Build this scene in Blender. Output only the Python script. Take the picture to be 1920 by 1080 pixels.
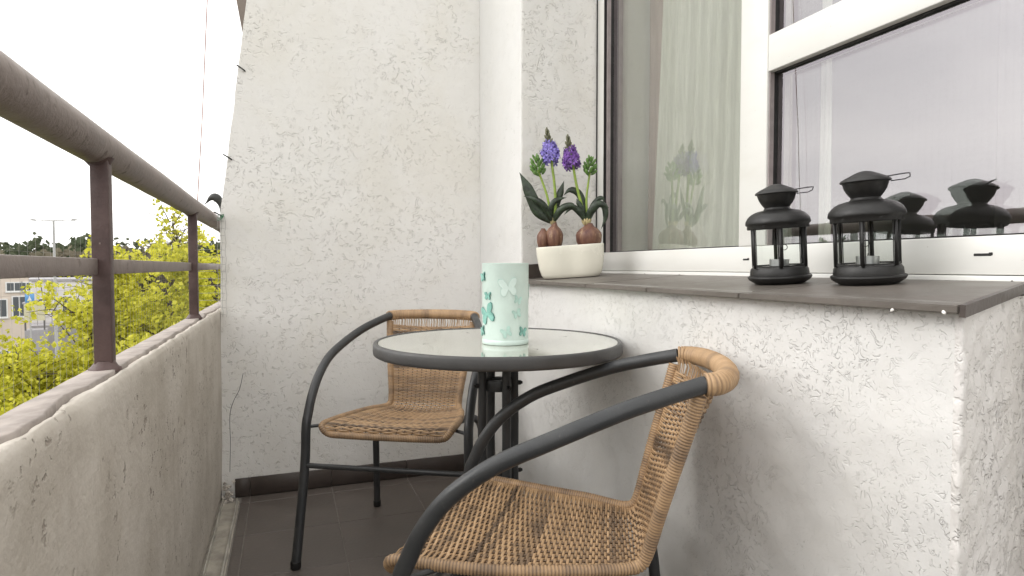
import bpy, bmesh, math, random
from mathutils import Vector, Matrix, noise
PI = math.pi
R = math.radians
random.seed(7)
scene = bpy.context.scene
for o in list(bpy.data.objects):
    bpy.data.objects.remove(o)
COL = scene.collection

# ------------------------------------------------------------------ camera
F, VX, HY, H = 1150.0, 535.0, 500.0, 0.88
YAW = math.atan((960 - VX) / F)
PIT = math.atan((540 - HY) / F)
cam_d = bpy.data.cameras.new('camera')
cam = bpy.data.objects.new('camera', cam_d)
COL.objects.link(cam)
cam.location = (0, 0, H)
cam.rotation_euler = (PI / 2 - PIT, 0, -YAW)
cam_d.sensor_width = 36
cam_d.lens = 36 * F / 1920
cam_d.clip_start = 0.02
cam_d.clip_end = 3000
scene.camera = cam

# ------------------------------------------------------------------ light
SUN_DIR = Vector((-0.80, 0.22, 0.50)).normalized()      # towards the sun
scene.view_settings.view_transform = 'Standard'
scene.view_settings.look = 'None'
scene.view_settings.gamma = 1
scene.view_settings.use_curve_mapping = False
scene.view_settings.exposure = 0.96
world = bpy.data.worlds.new('World')
scene.world = world
world.use_nodes = True
wn, wl = world.node_tree.nodes, world.node_tree.links
wn.clear()
sky = wn.new('ShaderNodeTexSky')
sky.sky_type = 'NISHITA'
sky.sun_disc = False
sky.sun_elevation = math.asin(SUN_DIR.z)
sky.sun_rotation = math.atan2(SUN_DIR.x, SUN_DIR.y)
sky.air_density = 1.0
sky.dust_density = 3.0
hs = wn.new('ShaderNodeHueSaturation')
hs.inputs['Saturation'].default_value = 0.12
wl.new(sky.outputs[0], hs.inputs['Color'])
# thin, even cloud cover
tc = wn.new('ShaderNodeTexCoord')
mp = wn.new('ShaderNodeMapping')
mp.inputs['Scale'].default_value = (1.2, 1.2, 4.0)
wl.new(tc.outputs['Generated'], mp.inputs['Vector'])
cn = wn.new('ShaderNodeTexNoise')
cn.inputs['Scale'].default_value = 1.7
cn.inputs['Detail'].default_value = 6
cn.inputs['Roughness'].default_value = 0.55
wl.new(mp.outputs[0], cn.inputs['Vector'])
cr = wn.new('ShaderNodeValToRGB')
cr.color_ramp.elements[0].position = 0.3
cr.color_ramp.elements[0].color = (6.4, 6.35, 6.4, 1)
cr.color_ramp.elements[1].position = 0.72
cr.color_ramp.elements[1].color = (9.4, 9.2, 8.8, 1)
wl.new(cn.outputs['Fac'], cr.inputs['Fac'])
mx = wn.new('ShaderNodeMix')
mx.data_type = 'RGBA'
mx.inputs['Factor'].default_value = 0.80
wl.new(hs.outputs[0], mx.inputs[6])
wl.new(cr.outputs[0], mx.inputs[7])
bg = wn.new('ShaderNodeBackground')
bg.inputs['Strength'].default_value = 0.145
wl.new(mx.outputs[2], bg.inputs['Color'])
wo = wn.new('ShaderNodeOutputWorld')
wl.new(bg.outputs[0], wo.inputs['Surface'])
sun_d = bpy.data.lights.new('sun', 'SUN')
sun_d.energy = 0.34
sun_d.angle = R(34)
sun_d.color = (1.0, 0.965, 0.92)
sun = bpy.data.objects.new('sun', sun_d)
COL.objects.link(sun)
sun.rotation_euler = SUN_DIR.to_track_quat('Z', 'Y').to_euler()
scene.cycles.max_bounces = 10
scene.cycles.transparent_max_bounces = 24

# ------------------------------------------------------------------ helpers
_F = Vector((math.sin(YAW) * math.cos(PIT), math.cos(YAW) * math.cos(PIT), -math.sin(PIT)))
_R = Vector((math.cos(YAW), -math.sin(YAW), 0))
_U = _R.cross(_F)


def ray(x, y):
    return _F + _R * ((x - 960) / F) - _U * ((y - 540) / F)


def on_plane(x, y, axis, val):
    d = ray(x, y)
    c = Vector((0, 0, H))
    return c + d * ((val - c[axis]) / d[axis])


def far(x, dist):
    """ground position in the direction of a column of the photo, at a distance"""
    a = YAW + math.atan((x - 960) / F)
    return Vector((math.sin(a) * dist, math.cos(a) * dist, 0))


def zat(y, x, dist):
    """height at which something at that distance stands level with a row"""
    d = ray(x, y)
    return H + d.z / math.hypot(d.x, d.y) * dist


def tag(o, label=None, cat=None, group=None, kind=None):
    if label: o['label'] = label
    if cat: o['category'] = cat
    if group: o['group'] = group
    if kind: o['kind'] = kind
    return o


def empty(name, loc=(0, 0, 0), rz=0):
    o = bpy.data.objects.new(name, None)
    o.empty_display_size = 0.05
    COL.objects.link(o)
    o.location = loc
    o.rotation_euler = (0, 0, rz)
    return o


def link_mesh(name, me, mat, parent=None, smooth=False):
    if mat and not me.materials:
        me.materials.append(mat)
    if smooth:
        for p in me.polygons:
            p.use_smooth = True
    o = bpy.data.objects.new(name, me)
    COL.objects.link(o)
    if parent:
        o.parent = parent
    return o


def from_bm(name, bm, mat, parent=None, smooth=False, auto=None):
    bmesh.ops.recalc_face_normals(bm, faces=bm.faces)
    me = bpy.data.meshes.new(name)
    if auto is not None:
        for f in bm.faces: f.smooth = True
        for e in bm.edges:
            if len(e.link_faces) == 2 and e.calc_face_angle(0) > auto:
                e.smooth = False
    bm.to_mesh(me)
    bm.free()
    return link_mesh(name, me, mat, parent, smooth)


def copy_tree(o, parent=None):
    c = o.copy()
    COL.objects.link(c)
    c.parent = parent
    for ch in [k for k in bpy.data.objects if k.parent == o]:
        copy_tree(ch, c)
    return c


def add_box(bm, x0, x1, y0, y1, z0, z1, bevel=0, seg=1):
    vs = [bm.verts.new((x, y, z)) for x in (x0, x1) for y in (y0, y1) for z in (z0, z1)]
    idx = [(0, 1, 3, 2), (4, 6, 7, 5), (0, 4, 5, 1), (2, 3, 7, 6), (0, 2, 6, 4), (1, 5, 7, 3)]
    fs = [bm.faces.new([vs[i] for i in f]) for f in idx]
    if bevel:
        es = list({e for f in fs for e in f.edges})
        bmesh.ops.bevel(bm, geom=es, offset=bevel, segments=seg, profile=0.5, affect='EDGES')


def box(name, mat, parent, x0, x1, y0, y1, z0, z1, bevel=0, seg=1):
    bm = bmesh.new()
    add_box(bm, x0, x1, y0, y1, z0, z1, bevel, seg)
    return from_bm(name, bm, mat, parent, auto=R(50) if bevel else None)


def add_prism(bm, pts, z0, z1):
    n = len(pts)
    a = [bm.verts.new((p[0], p[1], z0 if len(p) < 3 else p[2] + z0)) for p in pts]
    b = [bm.verts.new((p[0], p[1], z1 if len(p) < 3 else p[2] + z1)) for p in pts]
    bm.faces.new(a[::-1])
    bm.faces.new(b)
    for i in range(n):
        j = (i + 1) % n
        bm.faces.new((a[i], a[j], b[j], b[i]))
    return a, b


def spline(pts, n=8):
    P = [Vector(p) for p in pts]
    P = [P[0] * 2 - P[1]] + P + [P[-1] * 2 - P[-2]]
    out = []
    for i in range(1, len(P) - 2):
        p0, p1, p2, p3 = P[i - 1:i + 3]
        for k in range(n):
            t = k / n
            out.append(0.5 * ((2 * p1) + (p2 - p0) * t + (2 * p0 - 5 * p1 + 4 * p2 - p3) * t * t + (3 * p1 - p0 - 3 * p2 + p3) * t ** 3))
    out.append(P[-2])
    return out


def add_tube(bm, pts, rad, seg=12, closed=False, caps=True, flat=None, up0=None, lay=None, tone=None):
    pts = [Vector(p) for p in pts]
    n = len(pts)
    rr = rad if isinstance(rad, (list, tuple)) else [rad] * n
    T = []
    for i in range(n):
        if closed:
            t = pts[(i + 1) % n] - pts[i - 1]
        else:
            t = pts[min(i + 1, n - 1)] - pts[max(i - 1, 0)]
        T.append(t.normalized())
    up = Vector(up0) if up0 is not None else (Vector((0, 0, 1)) if abs(T[0].z) < 0.9 else Vector((1, 0, 0)))
    rings = []
    for i in range(n):
        up = (up - T[i] * up.dot(T[i]))
        if up.length < 1e-6:
            up = T[i].orthogonal()
        up.normalize()
        sd = T[i].cross(up)
        ring = []
        for k in range(seg):
            a = 2 * PI * (k + 0.5) / seg
            ku = flat if flat is not None else 1
            v = bm.verts.new(pts[i] + sd * (math.cos(a) * rr[i]) + up * (math.sin(a) * rr[i] * ku))
            if lay is not None:
                v[lay] = tone[i] if isinstance(tone, (list, tuple)) else tone
            ring.append(v)
        rings.append(ring)
    m = n if closed else n - 1
    for i in range(m):
        a, b = rings[i], rings[(i + 1) % n]
        for k in range(seg):
            bm.faces.new((a[k], a[(k + 1) % seg], b[(k + 1) % seg], b[k]))
    if caps and not closed:
        bm.faces.new(rings[0][::-1])
        bm.faces.new(rings[-1])
    return rings


def tube(name, mat, parent, pts, rad, seg=12, closed=False, **k):
    bm = bmesh.new()
    add_tube(bm, pts, rad, seg, closed, **k)
    return from_bm(name, bm, mat, parent, auto=R(50))


def add_lathe(bm, prof, seg=32, c=(0, 0, 0), sx=1, sy=1, close=False):
    rings = []
    for r, z in prof:
        if r < 1e-6:
            rings.append([bm.verts.new((c[0], c[1], c[2] + z))])
        else:
            rings.append([bm.verts.new((c[0] + r * sx * math.cos(2 * PI * k / seg), c[1] + r * sy * math.sin(2 * PI * k / seg), c[2] + z)) for k in range(seg)])
    L = list(zip(rings, rings[1:]))
    if close: L.append((rings[-1], rings[0]))
    for a, b in L:
        for k in range(seg):
            j = (k + 1) % seg
            if len(a) == 1 and len(b) == 1: continue
            if len(a) == 1: bm.faces.new((a[0], b[j], b[k]))
            elif len(b) == 1: bm.faces.new((a[k], a[j], b[0]))
            else: bm.faces.new((a[k], a[j], b[j], b[k]))


def lathe(name, mat, parent, prof, seg=32, auto=R(40), **k):
    bm = bmesh.new()
    add_lathe(bm, prof, seg, **k)
    return from_bm(name, bm, mat, parent, auto=auto)


# ------------------------------------------------------------------ materials
class NT:
    def __init__(s, name):
        s.m = bpy.data.materials.new(name)
        s.m.use_nodes = True
        s.t = s.m.node_tree
        s.t.nodes.clear()
        s.out = s.t.nodes.new('ShaderNodeOutputMaterial')
        s.tc = None

    def n(s, typ, **k):
        nd = s.t.nodes.new(typ)
        for a, v in k.items():
            if hasattr(nd, a): setattr(nd, a, v)
        return nd

    def put(s, sock, v):
        if isinstance(v, bpy.types.NodeSocket): s.t.links.new(v, sock)
        elif v is not None:
            if isinstance(v, (tuple, list)) and len(v) == 3 and sock.type == 'RGBA': v = (*v, 1)
            sock.default_value = v

    def coord(s, scale=(1, 1, 1), loc=(0, 0, 0), rot=(0, 0, 0)):
        if not s.tc: s.tc = s.n('ShaderNodeTexCoord')
        mp = s.n('ShaderNodeMapping')
        s.put(mp.inputs['Vector'], s.tc.outputs['Object'])
        mp.inputs['Scale'].default_value = scale
        mp.inputs['Location'].default_value = loc
        mp.inputs['Rotation'].default_value = rot
        return mp.outputs[0]

    def noise(s, vec, scale, detail=3, rough=0.5, dist=0.0):
        nd = s.n('ShaderNodeTexNoise')
        s.put(nd.inputs['Vector'], vec)
        nd.inputs['Scale'].default_value = scale
        nd.inputs['Detail'].default_value = detail
        nd.inputs['Roughness'].default_value = rough
        nd.inputs['Distortion'].default_value = dist
        return nd.outputs['Fac']

    def math(s, op, a, b=None, c=None, clamp=False):
        nd = s.n('ShaderNodeMath', operation=op)
        nd.use_clamp = clamp
        s.put(nd.inputs[0], a)
        if b is not None: s.put(nd.inputs[1], b)
        if c is not None: s.put(nd.inputs[2], c)
        return nd.outputs[0]

    def rng(s, v, a, b, c=0.0, d=1.0, smooth=True):
        nd = s.n('ShaderNodeMapRange')
        if smooth: nd.interpolation_type = 'SMOOTHSTEP'
        s.put(nd.inputs['Value'], v)
        for k, x in zip(('From Min', 'From Max', 'To Min', 'To Max'), (a, b, c, d)):
            nd.inputs[k].default_value = x
        return nd.outputs[0]

    def mix(s, f, a, b):
        nd = s.n('ShaderNodeMix', data_type='RGBA')
        s.put(nd.inputs['Factor'], f)
        s.put(nd.inputs[6], a)
        s.put(nd.inputs[7], b)
        return nd.outputs[2]

    def ramp(s, f, stops):
        nd = s.n('ShaderNodeValToRGB')
        s.put(nd.inputs[0], f)
        e = nd.color_ramp.elements
        while len(e) < len(stops): e.new(0.5)
        for el, (p, c) in zip(e, stops):
            el.position = p
            el.color = (*c, 1)
        return nd.outputs[0]

    def bump(s, h, dist, strength=1.0, nrm=None):
        nd = s.n('ShaderNodeBump')
        nd.inputs['Strength'].default_value = strength
        nd.inputs['Distance'].default_value = dist
        s.put(nd.inputs['Height'], h)
        if nrm is not None: s.put(nd.inputs['Normal'], nrm)
        return nd.outputs[0]

    def bsdf(s, color, rough=0.6, metal=0.0, nrm=None, spec=0.5, coat=0.0, **k):
        b = s.n('ShaderNodeBsdfPrincipled')
        s.put(b.inputs['Base Color'], color)
        s.put(b.inputs['Roughness'], rough)
        s.put(b.inputs['Metallic'], metal)
        s.put(b.inputs['Specular IOR Level'], spec)
        s.put(b.inputs['Coat Weight'], coat)
        for kk, v in k.items(): s.put(b.inputs[kk.replace('_', ' ')], v)
        if nrm is not None: s.put(b.inputs['Normal'], nrm)
        s.t.links.new(b.outputs[0], s.out.inputs['Surface'])
        return b


def simple(name, col, rough=0.6, metal=0.0, var=0.12, vs=30, bump=0.0, bs=200, spec=0.5, coat=0.0):
    t = NT(name)
    n1 = t.noise(t.coord(), vs, 4, 0.6)
    dark = tuple(c * (1 - var) for c in col)
    lite = tuple(min(1, c * (1 + var)) for c in col)
    c = t.mix(t.rng(n1, 0.3, 0.7), dark, lite)
    nr = t.bump(t.noise(t.coord(), bs, 3), bump) if bump else None
    rg = t.rng(t.noise(t.coord(loc=(3, 1, 2)), vs * 1.7, 3), 0.3, 0.7, max(0, rough - 0.07), min(1, rough + 0.07))
    t.bsdf(c, rg, metal, nr, spec, coat)
    return t.m


def stucco(name, base, scale, depth=0.0022, groove_dark=0.30, seed=0.0, stain=0.25, stain_col=(0.66, 0.62, 0.52), amount=0.5, cloud=1.0, width=0.2):
    """scratched render: short curved grooves dragged by loose grit"""
    t = NT(name)
    g = None
    for k, (sc, off, lv) in enumerate(((1.0, 0.0, 7.0), (1.45, 5.3, 6.0), (0.8, 9.1, 8.0))):
        v = t.coord(loc=(seed + off, seed * 1.7 + off, off))
        n1 = t.noise(v, scale * sc, 1.2, 0.4, 0.7)
        fr = t.math('FRACT', t.math('MULTIPLY', n1, lv))
        d = t.math('ABSOLUTE', t.math('SUBTRACT', fr, 0.5))
        line = t.rng(d, 0.0, width, 1, 0)
        mk = t.noise(t.coord(loc=(off * 2, seed, off)), scale * 1.5 * sc, 2, 0.5)
        mask = t.rng(mk, 0.62 - 0.12 * amount, 0.70 - 0.12 * amount)
        l = t.math('MULTIPLY', line, mask)
        g = l if g is None else t.math('MAXIMUM', g, l)
    # areas trowelled flatter, areas scratched harder
    area = t.rng(t.noise(t.coord(loc=(seed, 2, 1)), 3.4, 4, 0.62), 0.36, 0.62, 0.22, 1.0)
    g = t.math('MULTIPLY', g, area)
    pit = t.rng(t.noise(t.coord(loc=(1, seed, 4)), scale * 5.2, 2, 0.5), 0.69, 0.76)
    pit = t.math('MULTIPLY', pit, t.rng(t.noise(t.coord(loc=(8, seed, 4)), 7, 2), 0.45, 0.62))
    fine = t.noise(t.coord(), scale * 9, 4, 0.6)
    mid = t.noise(t.coord(loc=(seed, 0, 0)), scale * 1.2, 3, 0.55)
    h = t.math('SUBTRACT', t.math('ADD', t.math('MULTIPLY', fine, 0.18), t.math('MULTIPLY', mid, 0.75)), t.math('MAXIMUM', g, pit))
    nr = t.bump(h, depth, 1.0)
    big = t.noise(t.coord(loc=(0, seed, 0)), 2.0, 5, 0.62, 0.5)
    col = t.mix(t.rng(big, 0.42, 0.66, 0, stain), base, stain_col)
    fl = t.noise(t.coord(loc=(2, seed, 7)), 14 * cloud, 4, 0.6)
    col = t.mix(t.rng(fl, 0.30, 0.75, 0, 0.16), col, tuple(c * 0.82 for c in base))
    col = t.mix(t.math('MULTIPLY', t.math('MAXIMUM', g, pit), groove_dark), col, (0.20, 0.18, 0.155))  # darker colour mixed into grooves and pits
    t.bsdf(col, 0.9, 0, nr, 0.2)
    return t.m


M = {}
M['end_wall'] = stucco('end_wall_render', (0.80, 0.785, 0.755), 25, 0.0018, 0.20, 0.0, 0.30, amount=0.62, width=0.20)
M['sill_wall'] = stucco('house_wall_render', (0.735, 0.728, 0.71), 44, 0.0013, 0.07, 4.0, 0.14, amount=0.65, width=0.17)
M['pier'] = stucco('pier_render', (0.745, 0.74, 0.725), 24, 0.0009, 0.10, 2.0, 0.08, amount=0.2)
M['return'] = stucco('return_render', (0.74, 0.72, 0.70), 34, 0.0026, 0.03, 6.0, 0.15, amount=0.6, width=0.3)
M['ceiling'] = simple('ceiling_paint', (0.80, 0.79, 0.77), 0.9, var=0.03, vs=5, bump=0.001)


def parapet_mat():
    t = NT('parapet_concrete')
    v = t.coord()
    a = t.noise(v, 5, 6, 0.65)
    col = t.mix(t.rng(a, 0.3, 0.7), (0.49, 0.445, 0.385), (0.62, 0.575, 0.515))
    st = t.noise(t.coord(scale=(1, 6, 0.8)), 6, 4, 0.6)          # run-down streaks
    col = t.mix(t.rng(st, 0.5, 0.8, 0, 0.3), col, (0.36, 0.31, 0.26))
    sp = t.noise(t.coord(loc=(4, 0, 0)), 55, 3, 0.6)
    sm = t.noise(t.coord(loc=(1, 2, 0)), 6, 3, 0.6)
    sm = t.rng(sm, 0.42, 0.62)
    spot = t.math('MULTIPLY', t.rng(sp, 0.58, 0.68), sm)
    col = t.mix(t.math('MULTIPLY', spot, 0.6), col, (0.20, 0.16, 0.13))
    # fine cracks
    n1 = t.noise(t.coord(loc=(9, 0, 0)), 3.0, 4, 0.6, 0.4)
    cr_ = t.rng(t.math('ABSOLUTE', t.math('SUBTRACT', n1, 0.5)), 0.0, 0.006, 1, 0)
    cr_ = t.math('MULTIPLY', cr_, t.rng(t.noise(t.coord(loc=(2, 9, 0)), 2.2, 1), 0.64, 0.68))
    col = t.mix(t.math('MULTIPLY', cr_, 0.7), col, (0.12, 0.10, 0.08))
    h = t.math('ADD', t.math('MULTIPLY', t.noise(v, 14, 5, 0.6), 1.0), t.math('MULTIPLY', t.noise(v, 120, 3), 0.2))
    h = t.math('SUBTRACT', h, t.math('MULTIPLY', t.math('MAXIMUM', spot, cr_), 0.35))
    t.bsdf(col, 0.88, 0, t.bump(h, 0.005), 0.25)
    return t.m


M['parapet'] = parapet_mat()


def rail_mat():
    t = NT('weathered_brown_paint')
    v = t.coord()
    a = t.noise(v, 9, 6, 0.65)
    col = t.mix(t.rng(a, 0.32, 0.68), (0.150, 0.115, 0.102), (0.265, 0.220, 0.200))
    b = t.noise(t.coord(loc=(5, 1, 2)), 38, 4, 0.65)
    col = t.mix(t.rng(b, 0.58, 0.70, 0, 0.8), col, (0.07, 0.042, 0.033))
    # mixed paler the more a face turns upward
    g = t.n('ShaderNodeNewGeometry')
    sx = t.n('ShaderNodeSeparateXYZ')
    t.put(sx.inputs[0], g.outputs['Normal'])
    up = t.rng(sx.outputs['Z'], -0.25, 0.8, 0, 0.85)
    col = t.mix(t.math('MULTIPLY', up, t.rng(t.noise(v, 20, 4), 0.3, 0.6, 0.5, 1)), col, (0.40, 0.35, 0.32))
    h = t.math('ADD', t.noise(v, 40, 4, 0.6), t.math('MULTIPLY', t.noise(v, 160, 3), 0.4))
    t.bsdf(col, t.rng(a, 0.3, 0.7, 0.42, 0.62), 0, t.bump(h, 0.0012), 0.45)
    return t.m


M['rail'] = rail_mat()


def post_mat():
    t = NT('old_maroon_paint')
    v = t.coord()
    a = t.noise(v, 14, 6, 0.65)
    col = t.mix(t.rng(a, 0.32, 0.68), (0.060, 0.036, 0.034), (0.110, 0.070, 0.065))
    b = t.noise(t.coord(loc=(5, 1, 2)), 60, 3, 0.6)
    col = t.mix(t.rng(b, 0.69, 0.74, 0, 0.8), col, (0.30, 0.24, 0.21))
    h = t.math('ADD', t.noise(v, 60, 4, 0.6), t.math('MULTIPLY', t.noise(v, 260, 3), 0.4))
    t.bsdf(col, 0.5, 0, t.bump(h, 0.0012), 0.4)
    return t.m


M['post'] = post_mat()


def tile_mat(name, c0, c1, rough):
    t = NT(name)
    oi = t.n('ShaderNodeObjectInfo')
    v = t.coord()
    a = t.noise(v, 7, 5, 0.62)
    col = t.mix(t.rng(a, 0.3, 0.7), c0, c1)
    hv = t.n('ShaderNodeHueSaturation')
    t.put(hv.inputs['Color'], col)
    t.put(hv.inputs['Value'], t.math('ADD', t.math('MULTIPLY', oi.outputs['Random'], 0.14), 0.93))
    dust = t.noise(t.coord(loc=(3, 3, 3)), 30, 5, 0.7)
    col = t.mix(t.rng(dust, 0.55, 0.85, 0, 0.3), hv.outputs[0], tuple(min(1, c * 1.9) for c in c1))
    t.bsdf(col, t.rng(a, 0.3, 0.7, rough - 0.06, rough + 0.1), 0, t.bump(t.noise(v, 90, 4), 0.0007), 0.5)
    return t.m


M['floor_tile'] = tile_mat('brown_floor_tile', (0.096, 0.081, 0.070), (0.128, 0.108, 0.095), 0.45)
M['skirt_tile'] = tile_mat('dark_skirting_tile', (0.055, 0.043, 0.037), (0.070, 0.055, 0.048), 0.40)
M['sill_tile'] = tile_mat('taupe_sill_tile', (0.112, 0.098, 0.084), (0.150, 0.131, 0.114), 0.40)
M['grout'] = simple('grout', (0.21, 0.19, 0.17), 0.9)
M['grout_light'] = simple('pale_grout', (0.22, 0.20, 0.18), 0.9)
M['rubble'] = simple('crumbled_mortar', (0.50, 0.46, 0.41), 0.95, var=0.35, vs=60, bump=0.002, bs=90)


def upvc():
    t = NT('window_plastic')
    a = t.noise(t.coord(scale=(1, 1, 3)), 4, 5, 0.6)
    col = t.mix(t.rng(a, 0.4, 0.8, 0, 0.25), (0.77, 0.765, 0.73), (0.60, 0.57, 0.50))
    sp = t.noise(t.coord(loc=(1, 1, 1)), 150, 2)
    col = t.mix(t.rng(sp, 0.72, 0.76, 0, 0.35), col, (0.35, 0.31, 0.27))
    t.bsdf(col, 0.32, 0, t.bump(a, 0.0003), 0.5)
    return t.m


M['upvc'] = upvc()
M['gasket'] = simple('rubber_gasket', (0.018, 0.017, 0.017), 0.6)
M['seam'] = simple('mauve_grey_bead', (0.30, 0.26, 0.255), 0.45)


def pane_glass(name, tint=(0.86, 0.89, 0.87), ior=2.0, rtint=(0.95, 0.92, 0.97)):
    t = NT(name)
    lw = t.n('ShaderNodeLayerWeight')
    lw.inputs['Blend'].default_value = 0.5
    f0 = ((ior - 1) / (ior + 1)) ** 2
    frs = t.math('ADD', t.math('MULTIPLY', t.math('POWER', lw.outputs['Facing'], 4.5), 1 - f0), f0)
    nr = t.bump(t.noise(t.coord(), 2.2, 1), 0.0012)
    gl = t.n('ShaderNodeBsdfGlossy')
    gl.inputs['Roughness'].default_value = 0.0
    t.put(gl.inputs['Color'], rtint)
    t.put(gl.inputs['Normal'], nr)
    tr = t.n('ShaderNodeBsdfTransparent')
    t.put(tr.inputs['Color'], tint)
    ms = t.n('ShaderNodeMixShader')
    t.put(ms.inputs[0], frs)
    t.put(ms.inputs[1], tr.outputs[0])
    t.put(ms.inputs[2], gl.outputs[0])
    t.t.links.new(ms.outputs[0], t.out.inputs['Surface'])
    return t.m


M['pane_outer'] = pane_glass('window_glass', (0.97, 0.985, 0.965), 2.62, (0.98, 0.92, 0.97))
M['pane_inner'] = pane_glass('inner_window_glass', (0.96, 0.975, 0.95), 1.85, (0.86, 0.92, 0.90))
M['thin_glass'] = pane_glass('lantern_glass', (0.93, 0.95, 0.94), 1.45, (1, 1, 1))
M['frame_paint'] = simple('anthracite_tube_paint', (0.034, 0.035, 0.037), 0.36, var=0.15, vs=12, bump=0.0002, bs=300)


def tube_paint():
    t = NT('worn_anthracite_paint')
    v = t.coord()
    a = t.noise(v, 11, 5, 0.65)
    col = t.mix(t.rng(a, 0.3, 0.7), (0.029, 0.031, 0.033), (0.044, 0.045, 0.046))
    b = t.noise(t.coord(loc=(4, 2, 8), scale=(1, 1, 0.4)), 90, 4, 0.7)
    col = t.mix(t.rng(b, 0.62, 0.74, 0, 0.45), col, (0.12, 0.115, 0.105))
    t.bsdf(col, t.rng(t.noise(t.coord(loc=(1, 8, 2)), 25, 4, 0.6), 0.3, 0.7, 0.30, 0.48), 0, t.bump(t.noise(v, 220, 3), 0.0003), 0.5)
    return t.m


M['frame_paint'] = tube_paint()
M['frame_plastic'] = simple('black_foot_plastic', (0.012, 0.012, 0.012), 0.5)
M['black_iron'] = simple('black_lantern_metal', (0.011, 0.0105, 0.010), 0.45, var=0.3, vs=25, bump=0.0006, bs=120)
M['rim_paint'] = simple('grey_table_rim', (0.055, 0.054, 0.053), 0.42, var=0.12, vs=9, bump=0.0003)
M['wax'] = simple('white_wax', (0.82, 0.80, 0.76), 0.5)
M['alu'] = simple('aluminium_cup', (0.6, 0.6, 0.6), 0.35, 0.9)


def table_glass():
    t = NT('pebbled_table_glass')
    v = t.coord()
    n1 = t.noise(v, 5, 3)
    col = t.mix(t.rng(n1, 0.3, 0.7), (0.35, 0.355, 0.295), (0.42, 0.425, 0.36))
    rip = t.noise(t.coord(), 60, 2, 0.4)
    t.bsdf(col, 0.07, 0, t.bump(rip, 0.00010), 0.8, 0.6)
    return t.m


M['table_glass'] = table_glass()


def wicker(name):
    t = NT(name)
    at = t.n('ShaderNodeAttribute')
    at.attribute_name = 'tone'
    v = t.coord()
    n1 = t.noise(v, 60, 2, 0.6)
    f = t.math('ADD', at.outputs['Fac'], t.math('MULTIPLY', t.math('SUBTRACT', n1, 0.5), 0.35), clamp=True)
    col = t.ramp(f, [(0.0, (0.120, 0.082, 0.054)), (0.28, (0.245, 0.165, 0.102)), (0.58, (0.41, 0.265, 0.145)), (1.0, (0.56, 0.375, 0.215))])
    h = t.noise(v, 700, 2)
    t.bsdf(col, 0.45, 0, t.bump(h, 0.0002), 0.4)
    return t.m


M['wicker'] = wicker('woven_rattan_strand')
M['mint'] = simple('mint_enamel', (0.66, 0.79, 0.735), 0.42, var=0.05, vs=20)
M['mint_wing'] = simple('teal_wing_enamel', (0.24, 0.50, 0.43), 0.4, var=0.15, vs=80)
M['mint_wing_pale'] = simple('pale_wing_enamel', (0.48, 0.68, 0.61), 0.4, var=0.1, vs=80)
M['mint_dark'] = simple('lamp_inside', (0.10, 0.26, 0.23), 0.6)
M['cream'] = simple('cream_glaze', (0.80, 0.77, 0.66), 0.22, var=0.03, vs=8, coat=0.4)
M['soil'] = simple('potting_soil', (0.035, 0.026, 0.020), 0.95, var=0.4, vs=80, bump=0.003)


def bulb_mat():
    t = NT('hyacinth_bulb_skin')
    v = t.coord(scale=(1, 1, 0.25))
    a = t.noise(v, 70, 4, 0.6)
    b = t.noise(t.coord(), 30, 4, 0.6)
    col = t.ramp(a, [(0.3, (0.10, 0.040, 0.034)), (0.55, (0.19, 0.095, 0.062)), (0.75, (0.36, 0.23, 0.14))])
    col = t.mix(t.rng(b, 0.6, 0.7, 0, 0.6), col, (0.42, 0.30, 0.19))
    t.bsdf(col, 0.45, 0, t.bump(a, 0.001), 0.4)
    return t.m


M['bulb'] = bulb_mat()
M['husk'] = simple('dry_husk', (0.50, 0.42, 0.22), 0.6, var=0.3, vs=90)
M['stem'] = simple('lime_stem', (0.24, 0.34, 0.05), 0.4, var=0.2, vs=30)
M['leaf'] = simple('dark_strap_leaf', (0.024, 0.038, 0.020), 0.40, var=0.6, vs=55, bump=0.0015, bs=130)
M['bud'] = simple('green_bud', (0.11, 0.22, 0.045), 0.45, var=0.35, vs=60)
M['bud_tip'] = simple('brownish_bud', (0.13, 0.13, 0.07), 0.5, var=0.35, vs=60)
M['violet'] = simple('violet_petal', (0.27, 0.22, 0.62), 0.5, var=0.45, vs=70)
M['purple'] = simple('purple_petal', (0.20, 0.085, 0.37), 0.5, var=0.45, vs=70)
M['thread'] = simple('net_thread', (0.40, 0.39, 0.37), 0.7)
M['cord'] = simple('red_brown_cord', (0.30, 0.14, 0.11), 0.8)
M['galv'] = simple('zinc_gutter', (0.52, 0.50, 0.45), 0.45, 0.5, var=0.25, vs=12, bump=0.0008)
M['gutter_bed'] = simple('gutter_bed', (0.36, 0.33, 0.28), 0.8, var=0.25, vs=14, bump=0.001)
M['hook'] = simple('blackened_metal', (0.035, 0.036, 0.034), 0.55)
M['green_tie'] = simple('green_tie', (0.06, 0.20, 0.10), 0.6)
M['fascia'] = simple('brown_fascia', (0.20, 0.165, 0.14), 0.6, var=0.15, vs=10)

# ================================================================== SETTING
YE, XP, XPO, ZP = 2.539, -0.231, -0.296, 0.720
XS, YN, XW, XG = 0.7915, 2.0486, 1.0918, 1.115
YBACK = -2.2

# ---- balcony floor
floor = box('floor', M['grout'], None, XPO, 1.9, YBACK, YE + 0.13, -0.14, -0.0022)
tag(floor, kind='structure')
tile_cache = {}


def tile_piece(w, l, h=0.010, bev=0.0016):
    key = (round(w, 3), round(l, 3), h)
    if key not in tile_cache:
        bm = bmesh.new()
        add_box(bm, -w / 2, w / 2, -l / 2, l / 2, -h, 0, bev, 1)
        me = bpy.data.meshes.new('tile')
        bmesh.ops.recalc_face_normals(bm, faces=bm.faces)
        bm.to_mesh(me)
        bm.free()
        tile_cache[key] = me
    return tile_cache[key]


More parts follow.
